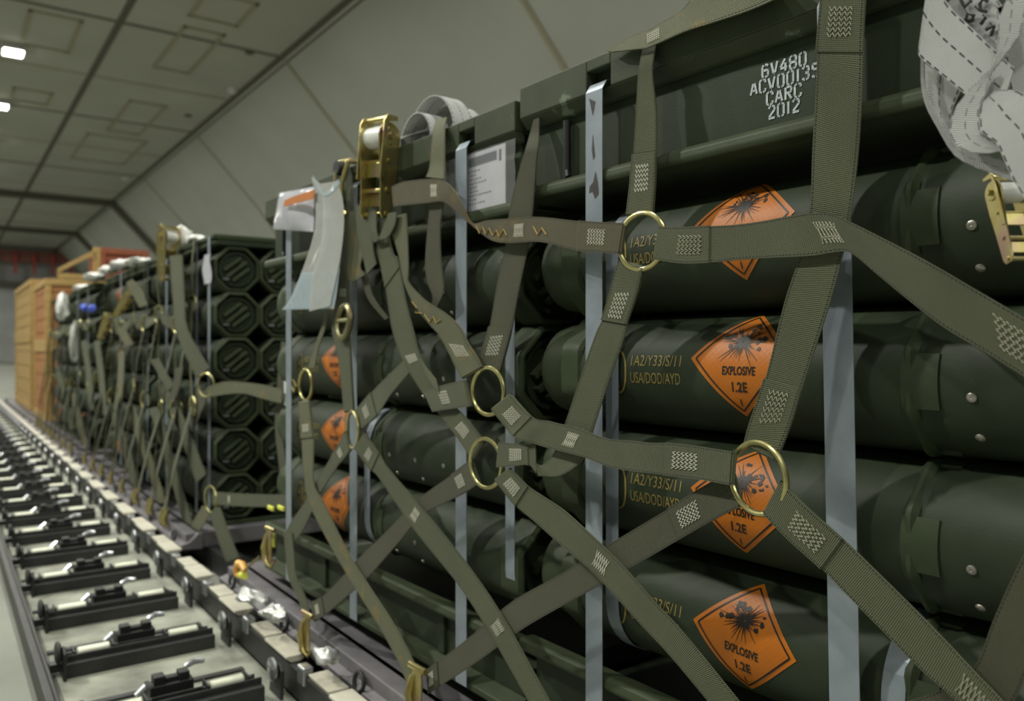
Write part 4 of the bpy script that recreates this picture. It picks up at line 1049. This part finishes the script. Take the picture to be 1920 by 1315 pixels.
# diagonals from the lower left ring
N([(958, 880, 931, 900), (975, 896, 948, 922), (993, 914, 970, 950), (1030, 938, 1007, 982), (1065, 963, 1045, 1016), (1129, 1022, 1110, 1072), (1171, 1064, 1150, 1114), (1230, 1131, 1210, 1180), (1281, 1186, 1255, 1228), (1386, 1315, 1330, 1318), (1430, 1372, 1376, 1380)], loops=(0,), flaps=((981, 932, 0),), stitch=((964, 912, .030, 'dense'), (1128, 1058, .026, 'zig')), dX=-.003)
N([(884, 864, 899, 908), (847, 891, 862, 930), (780, 940, 794, 966), (730, 992, 744, 1022), (677, 1043, 693, 1080), (640, 1084, 655, 1115), (606, 1118, 612, 1152), (585, 1130, 592, 1165)], WEB_B, loops=(0, 1), flaps=((855, 910, 0), (607, 1136, 1)), stitch=((868, 903, .022, 'dense'), (598, 1140, .018, 'dense')), dX=.006)
# main strap from the ratchet, with its branches at the middle stack
N([(703, 420, 724, 414), (703, 455, 732, 455), (716, 500, 740, 480), (722, 529, 747, 487), (728, 570, 760, 560), (735, 615, 775, 618), (747, 655, 783, 650), (758, 679, 790, 668), (772, 705, 800, 690), (799, 746, 830, 735), (828, 782, 856, 765), (857, 816, 880, 790), (888, 860, 908, 826)], loops=(1,), flaps=((752, 520, 0), (846, 790, 1)), stitch=((775, 672, .020, 'dense'), (870, 808, .03, 'dense')), dX=.002)
N([(796, 733, 813, 772), (830, 724, 845, 767), (873, 714, 883, 762)], loops=(1,), flaps=((800, 750, 1),), stitch=((836, 746, .026, 'dense'),), dX=-.004)
N([(788, 672, 800, 706), (800, 690, 815, 728), (818, 712, 824, 738)], WEB_L, dX=-.010)  # lit fold; its brightness comes from the paler webbing colour
N([(760, 672, 768, 700), (751, 682, 763, 705), (720, 712, 732, 742), (700, 733, 711, 775), (684, 752, 697, 790), (668, 772, 678, 806)], loops=(1,), flaps=((700, 755, 1),), stitch=((688, 770, .020, 'dense'),), dX=.004)
# pale stained strap with a loop under the ratchet
N([(724, 410, 762, 400), (735, 436, 764, 430), (748, 480, 766, 490), (752, 500, 766, 515), (760, 536, 768, 532), (780, 578, 798, 563), (797, 598, 836, 588), (812, 616, 863, 613), (831, 637, 879, 644), (853, 678, 897, 672), (868, 708, 905, 688)], WEB_L, loops=(1,), flaps=((848, 628, 1),), stitch=((866, 656, .030, 'dense'),), dX=-.004)
N([(690, 400, 706, 394), (692, 430, 708, 440), (704, 455, 724, 448), (722, 420, 740, 424), (728, 400, 744, 398)], WEB, dX=-.014)
# strap down to the thin ring, and the bundle of folds above it
N([(637, 300, 652, 296, .012, .012), (646, 345, 660, 340), (650, 385, 662, 380), (640, 420, 655, 418), (633, 465, 656, 471), (634, 535, 655, 535), (625, 609, 654, 609), (632, 650, 658, 650), (640, 692, 660, 687), (648, 772, 665, 768)], WEB, loops=(1,), stitch=((645, 550, .018, 'dense'),), flaps=((644, 560, 1),), dX=.004)
N([(655, 395, 690, 408), (650, 430, 688, 436), (648, 480, 684, 470), (652, 520, 676, 500), (660, 530, 684, 516)], WEB_L, dX=-.004)
N([(668, 385, 700, 390), (664, 420, 700, 430), (678, 470, 700, 465), (688, 515, 706, 495)], WEB, dX=-.010)
N([(676, 512, 690, 516), (690, 560, 700, 556), (722, 600, 728, 596)], WEB_B, dX=.010)
for q in range(1):
    m = MB(); c_ = U(645, 604, -.008); pts = [c_ + Vector((.004 * math.sin(a), .030 * math.cos(a), .036 * math.sin(a))) for a in [2 * math.pi * i / 24 for i in range(24)]]
    m.tube(pts, .0075, 8, closed=True); m.tube([c_ + Vector((0, -.03, .004)), c_ + Vector((0, .03, .004))], .006, 8); m.build('buckle', zinc('dull_buckle', (.22, .22, .12), (.30, .29, .15), (.26, .22, .12), .4), net)
# straps round the thin ring
N([(667, 840, 686, 812), (697, 882, 711, 850), (710, 895, 728, 878), (777, 993, 796, 958), (860, 1097, 880, 1063), (920, 1190, 947, 1163), (990, 1313, 1028, 1310), (1015, 1360, 1056, 1352)], loops=(0,), flaps=((704, 868, 0),), stitch=((693, 850, .022, 'dense'), (775, 966, .022, 'zig'), (930, 1180, .022, 'zig')))
N([(650, 810, 658, 846), (636, 836, 646, 862), (622, 856, 633, 876), (585, 919, 599, 928), (570, 945, 584, 962), (547, 978, 570, 992), (534, 1004, 556, 1012)], loops=(0,), flaps=((630, 866, 0),), stitch=((640, 850, .018, 'dense'),), dX=.006)
N([(532, 998, 548, 1000), (536, 1040, 552, 1040), (542, 1085, 556, 1080), (560, 1125, 572, 1118), (572, 1165, 584, 1160)], WEB, dX=.002)
# pale strap from the small brass ring at the left
N([(562, 756, 582, 752), (566, 819, 588, 816), (568, 870, 588, 865), (571, 899, 587, 892), (577, 935, 592, 917), (590, 967, 607, 943), (633, 1047, 650, 1030), (677, 1120, 693, 1100), (720, 1190, 740, 1173), (766, 1277, 783, 1256), (778, 1300, 790, 1285)], WEB_L, loops=(0, 1), flaps=((576, 822, 0), (760, 1255, 1)), stitch=((574, 800, .018, 'dense'),), dX=-.002)
N([(578, 690, 590, 690), (590, 650, 598, 652), (604, 612, 611, 614), (610, 585, 616, 586)], WEB_L, loops=(0,), dX=.004)
# ochre ink marks on two of the straps
m = MB()
for ln in ([(893, 424), (899, 438), (905, 426), (911, 440), (917, 428), (924, 442), (931, 432), (936, 444), (944, 430), (950, 442)], [(1000, 425), (1008, 440), (1016, 428), (1024, 440)]):
    m.tube([U(x, y, -.0085) for x, y in ln], .0011, 6)
for ln in ([(772, 566), (782, 578), (778, 586), (792, 588)], [(796, 590), (806, 604), (812, 594), (818, 606), (826, 600)]):
    m.tube([U(x, y, -.0065) for x, y in ln], .0011, 6)
o_ = m.build('ink_marking', mat('ochre_ink', (.34, .22, .04), .6), net); o_['label'] = 'ochre ink scribbles on two straps'
# rings
ring(net, 1203, 453, .0385, 6, dX=-.001)
ring(net, 1421, 897, .0405, -7, dX=-.002)
ring(net, 915, 734, .040, 6, dX=.004)
ring(net, 911, 869, .041, 4, dX=.002)
ring(net, 661, 806, .040, -9, dX=.002)
ring(net, 573, 722, .038, 0, dX=.004)
# hooks at the pallet rail
def tie_hook(px, py, X):
    c_ = U(px, py, 0, X, 0); m = MB()
    m.tube([c_ + Vector((0, -.004, .045)), c_ + Vector((-.006, .012, .03)), c_ + Vector((-.010, .018, .0)), c_ + Vector((-.008, .012, -.035)), c_ + Vector((0, -.004, -.045)), c_ + Vector((.006, -.016, -.03))], [.004, .006, .008, .008, .006, .004], 10)
    m.tube([c_ + Vector((0, -.026, .048)), c_ + Vector((-.002, .026, .048))], .006, 8); m.box((c_.x - .006, c_.y - .02, c_.z - .03), (c_.x - .003, c_.y + .012, c_.z + .045))
    return m.build('tie_down_hook', GOLD, net, bevel=0)
tie_hook(577, 1192, .735); tie_hook(784, 1303, .735); tie_hook(507, 1028, .745)

# ------------------------------------------------------------------ things hung on the load
ratchet(U(709, 318, -.010), 'large yellow zinc ratchet wound with white webbing at the top of the middle stack', 1.12, -78, 0, tilt=4)
t = thing('strap_hook', 'golden wire hook over the lid edge left of the large ratchet', 'hook', U(640, 330, -.01)); p = t.location
MB().tube(hk([(.05, .0, .036), (.02, 0, .040), (-.004, .004, .030), (-.008, .010, .0), (-.006, .014, -.05), (0, .020, -.085), (.006, .006, -.098), (0, -.012, -.085)]), .0062, 10).build('bent_wire', GOLD, t)
MB().tube(hk([(.03, -.03, .030), (.0, -.034, .026), (-.008, -.02, -.02), (-.006, -.012, -.06)]), .0055, 10).build('bent_wire', GOLD, t)
m = MB(); m.lathe([(.0001, -.012), (.016, -.012), (.018, 0), (.016, .012), (.0001, .012)], 'x', (0, 0, 0), 16)
for i in range(len(m.v)): m.v[i] = m.v[i] + p + Vector((.0, .004, .018))
m.build('eye', BLACKM, t)
# white webbing coil and clear bag on the lid of the middle stack
t = thing('webbing_coil', 'arched coil of white webbing on the lid of the middle stack', 'webbing', U(800, 250, .05)); q = U(790, 250, .015, .845, 0)
for k, (r_, dy, dx) in enumerate(((.075, 0, .02), (.062, -.012, .05), (.050, .022, -.002))):
    ed = []
    for i in range(9):
        a = math.pi * i / 8; y = q.y + dy + r_ * 1.25 * math.cos(a); z = H + .428 + r_ * 1.35 * math.sin(a)
        ed.append(((q.x + dx, y, z), (q.x + dx + .048, y, z)))
    strap(t, ed, WEB_W, world=True, name='webbing_loop')
ed = [((.845, 1.56, H + .445), (.845, 1.62, H + .447)), ((.86, 1.46, H + .455), (.86, 1.51, H + .457)), ((.90, 1.44, H + .462), (.90, 1.49, H + .462)), ((.96, 1.42, H + .437), (.96, 1.47, H + .437))]
strap(t, ed, WEB_W, world=True, name='webbing_tail')
# clear document packet and pale blue plastic
t = thing('document_packet', 'clear plastic packet of papers with an orange edge at the far end of the lid', 'packet', U(552, 400, -.012)); mm = MB(); no = 12; vs = []
for sd in (0, 1):
    for i in range(no + 1):
        for j in range(no + 1):
            f, g = i / no, j / no
            a = U(512, 430, -.006).lerp(U(524, 362, .0), g); b = U(588, 435, -.006).lerp(U(590, 350, .0), g)
            pp = a.lerp(b, f); bul = (.020 * (math.sin(math.pi * f) * math.sin(math.pi * g)) ** .5 + .002 * math.sin(9 * f + 7 * g)) * (-1 if sd == 0 else .4)
            vs.append(pp + Vector((bul, 0, 0)))
fs = []; w_ = (no + 1) ** 2
for i in range(no):
    for j in range(no):
        k = i * (no + 1) + j; fs.append((k, k + no + 1, k + no + 2, k + 1)); fs.append((w_ + k, w_ + k + 1, w_ + k + no + 2, w_ + k + no + 1))
mm.add(vs, fs, True); mm.build('clear_sleeve', film('packet_film', (.80, .81, .86), .80, .1), t, sharp=80)
st_ = [(534, 376, 532, 388), (550, 369, 549, 383), (572, 362, 572, 377), (589, 356, 589, 372)]
strap(t, st_, ORANGE, dX=-.034, name='orange_strip')
t = thing('plastic_sheet', 'pale blue plastic bag hanging beside the papers, flared at the bottom', 'plastic bag', U(600, 470, -.02))
N_ = lambda s_, nm, dX, mt_=PLASTIC: strap(t, s_, mt_, dX=dX, name=nm, th=.0008, sub=8)
N_([(584, 332, 590, 336), (590, 360, 606, 350), (592, 395, 625, 380), (590, 430, 640, 420), (580, 470, 640, 470), (562, 520, 634, 520), (545, 560, 630, 556), (532, 578, 624, 576)], 'film_front', -.026, WFILM)
N_([(566, 512, 637, 505), (545, 560, 630, 556), (529, 581, 626, 579)], 'film_hem', -.030)
N_([(598, 345, 632, 340), (604, 370, 642, 372), (606, 420, 645, 415), (600, 470, 640, 470), (585, 520, 630, 520), (580, 584, 618, 574)], 'film_fold', -.034, WFILM)
N_([(586, 328, 590, 334), (600, 362, 606, 364), (612, 362, 616, 366), (634, 336, 638, 344)], 'film_knot', -.036)

# ------------------------------------------------------------------ white webbing at the right edge
t = thing('tie_down_webbing', 'thick twist of white webbing with black stitching at the upper right corner', 'webbing', U(1830, 200, 0, .74, 0))
def Wb(s_, dX=0, nm='webbing_fold'): return strap(t, s_, WEB_W, dX=dX, X0=.745, k=0, name=nm, sub=8)
Wb([(1890, 20, 1960, -20), (1886, 80, 1975, 50), (1890, 140, 1985, 110), (1905, 210, 1995, 180)], .022)
Wb([(1728, 114, 1800, 171), (1731, 160, 1792, 190), (1742, 205, 1784, 212), (1765, 245, 1782, 242), (1780, 262, 1786, 258)], .012)
Wb([(1727, 108, 1733, 112), (1728, 160, 1735, 160), (1737, 200, 1749, 203), (1759, 242, 1768, 238), (1784, 284, 1790, 262), (1808, 304, 1818, 283), (1856, 325, 1852, 292), (1899, 341, 1890, 305), (1935, 362, 1925, 325)], .002)
Wb([(1852, 134, 1858, 131), (1834, 153, 1854, 152), (1816, 171, 1849, 174), (1791, 205, 1836, 207), (1782, 242, 1839, 245), (1788, 263, 1847, 257), (1808, 281, 1856, 262), (1842, 288, 1870, 270), (1876, 284, 1884, 272)], -.012)
Wb([(1842, 194, 1868, 170), (1838, 225, 1905, 170), (1842, 249, 1932, 186), (1868, 268, 1955, 218), (1882, 297, 1975, 258), (1900, 337, 1995, 312), (1925, 378, 2010, 362)], -.016)
Wb([(1722, 98, 1742, -45), (1726, 108, 1760, -20), (1748, 127, 1782, 14), (1780, 153, 1815, 46), (1805, 173, 1842, 72), (1836, 198, 1870, 98), (1872, 224, 1902, 128)], -.006)
tx = Wb([(1775, 10, 1826, -44), (1802, 44, 1862, -10), (1840, 78, 1888, 28), (1868, 100, 1896, 70)], .006, 'marked_fold')
Wb([(1876, 30, 1900, -30), (1869, 14, 1926, -2), (1871, 40, 1920, 36), (1873, 62, 1912, 66), (1869, 98, 1888, 100), (1860, 126, 1866, 128), (1852, 141, 1855, 144)], -.024)
m = MB()
def scr(lines, w=.0015):
    for ln in lines:
        m.tube([U(x, y, .0015, .745, 0) for x, y in ln], w, 6)
scr([[(1852, 3), (1843, -2), (1837, 8), (1839, 20), (1850, 22)], [(1838, 46), (1849, 32)], [(1848, 56), (1865, 49), (1857, 68)], [(1808, 45), (1814, 26), (1826, 29), (1822, 40), (1812, 38)], [(1800, -4), (1809, 14), (1822, 0)]])
m.build('handwriting', INK, tx)
ratchet(U(1900, 412, 0, .775, 0), 'yellow zinc ratchet cut by the right edge, below the white webbing', .44, -34, -18, WHITE)

# ------------------------------------------------------------------ bits along the pallet edge at the lower left
tag(crumple(470, 1118, .705, .030, SILV, 'silver_sling', 'crumpled silver sling lying on the rail at the lower left', 'sling', fr=1, sq=(1, 2.0, .5), seed=51), 'crumpled silver sling lying on the rail at the lower left', 'sling')
t = thing('tie_down_hook', 'bright yellow-orange hook lying above the silver sling at the lower left', 'hook', U(452, 1070, 0, .72, 0)); p = t.location
MB().tube(hk([(0, -.03, .005), (0, -.01, .018), (0, .02, .014), (0, .036, -.004), (0, .03, -.018), (0, .012, -.018)]), [.007, .010, .011, .010, .008, .006], 10).build('hook_body', mat('orange_yellow_plastic', (.85, .46, .10), .35), t)
MB().tube(hk([(0, .0, -.012), (0, -.028, -.008)]), .010, 10).build('hook_latch', YTAG, t)
MB().tube(hk([(0, -.03, .01), (.01, -.055, .028), (.02, -.085, .052)]), .003, 6).build('wire', GOLD, t)
t = thing('net_tag', 'two bright yellow-green tabs on the strap left of the leftmost steel strap', 'tag', U(517, 953, 0, .78, 0))
for x in (508, 527):
    c_ = U(x, 953, 0, .78, 0); MB().box((c_.x - .004, c_.y - .020, c_.z - .006), (c_.x + .004, c_.y + .020, c_.z + .006)).build('tab', YTAG, t, bevel=.003)
c_ = U(509, 1012, 0, .755, 0); m = MB().prism([(c_.y - .014, c_.z - .02), (c_.y + .014, c_.z - .016), (c_.y + .010, c_.z + .02), (c_.y - .012, c_.z + .016)], 'x', c_.x, c_.x + .006)
tag(m.build('yellow_tag', YTAG, bevel=.002), 'small yellow tag hanging at the pallet edge between the loads', 'tag')
for i, (x, y, s_) in enumerate(((515, 1150, .028), (610, 1230, .024))):
    tag(crumple(x, y, .712, s_, SILV, 'chain_clump', '', 'chain', fr=1, sq=(1, 1.6, .6), seed=61 + i), '%s clump of grey chain along the pallet edge at the lower left' % ('upper' if i == 0 else 'lower'), 'chain')

# ------------------------------------------------------------------ building frame into place
for o in BGL:
    o.matrix_world = RBG @ Matrix.Translation(o.location)
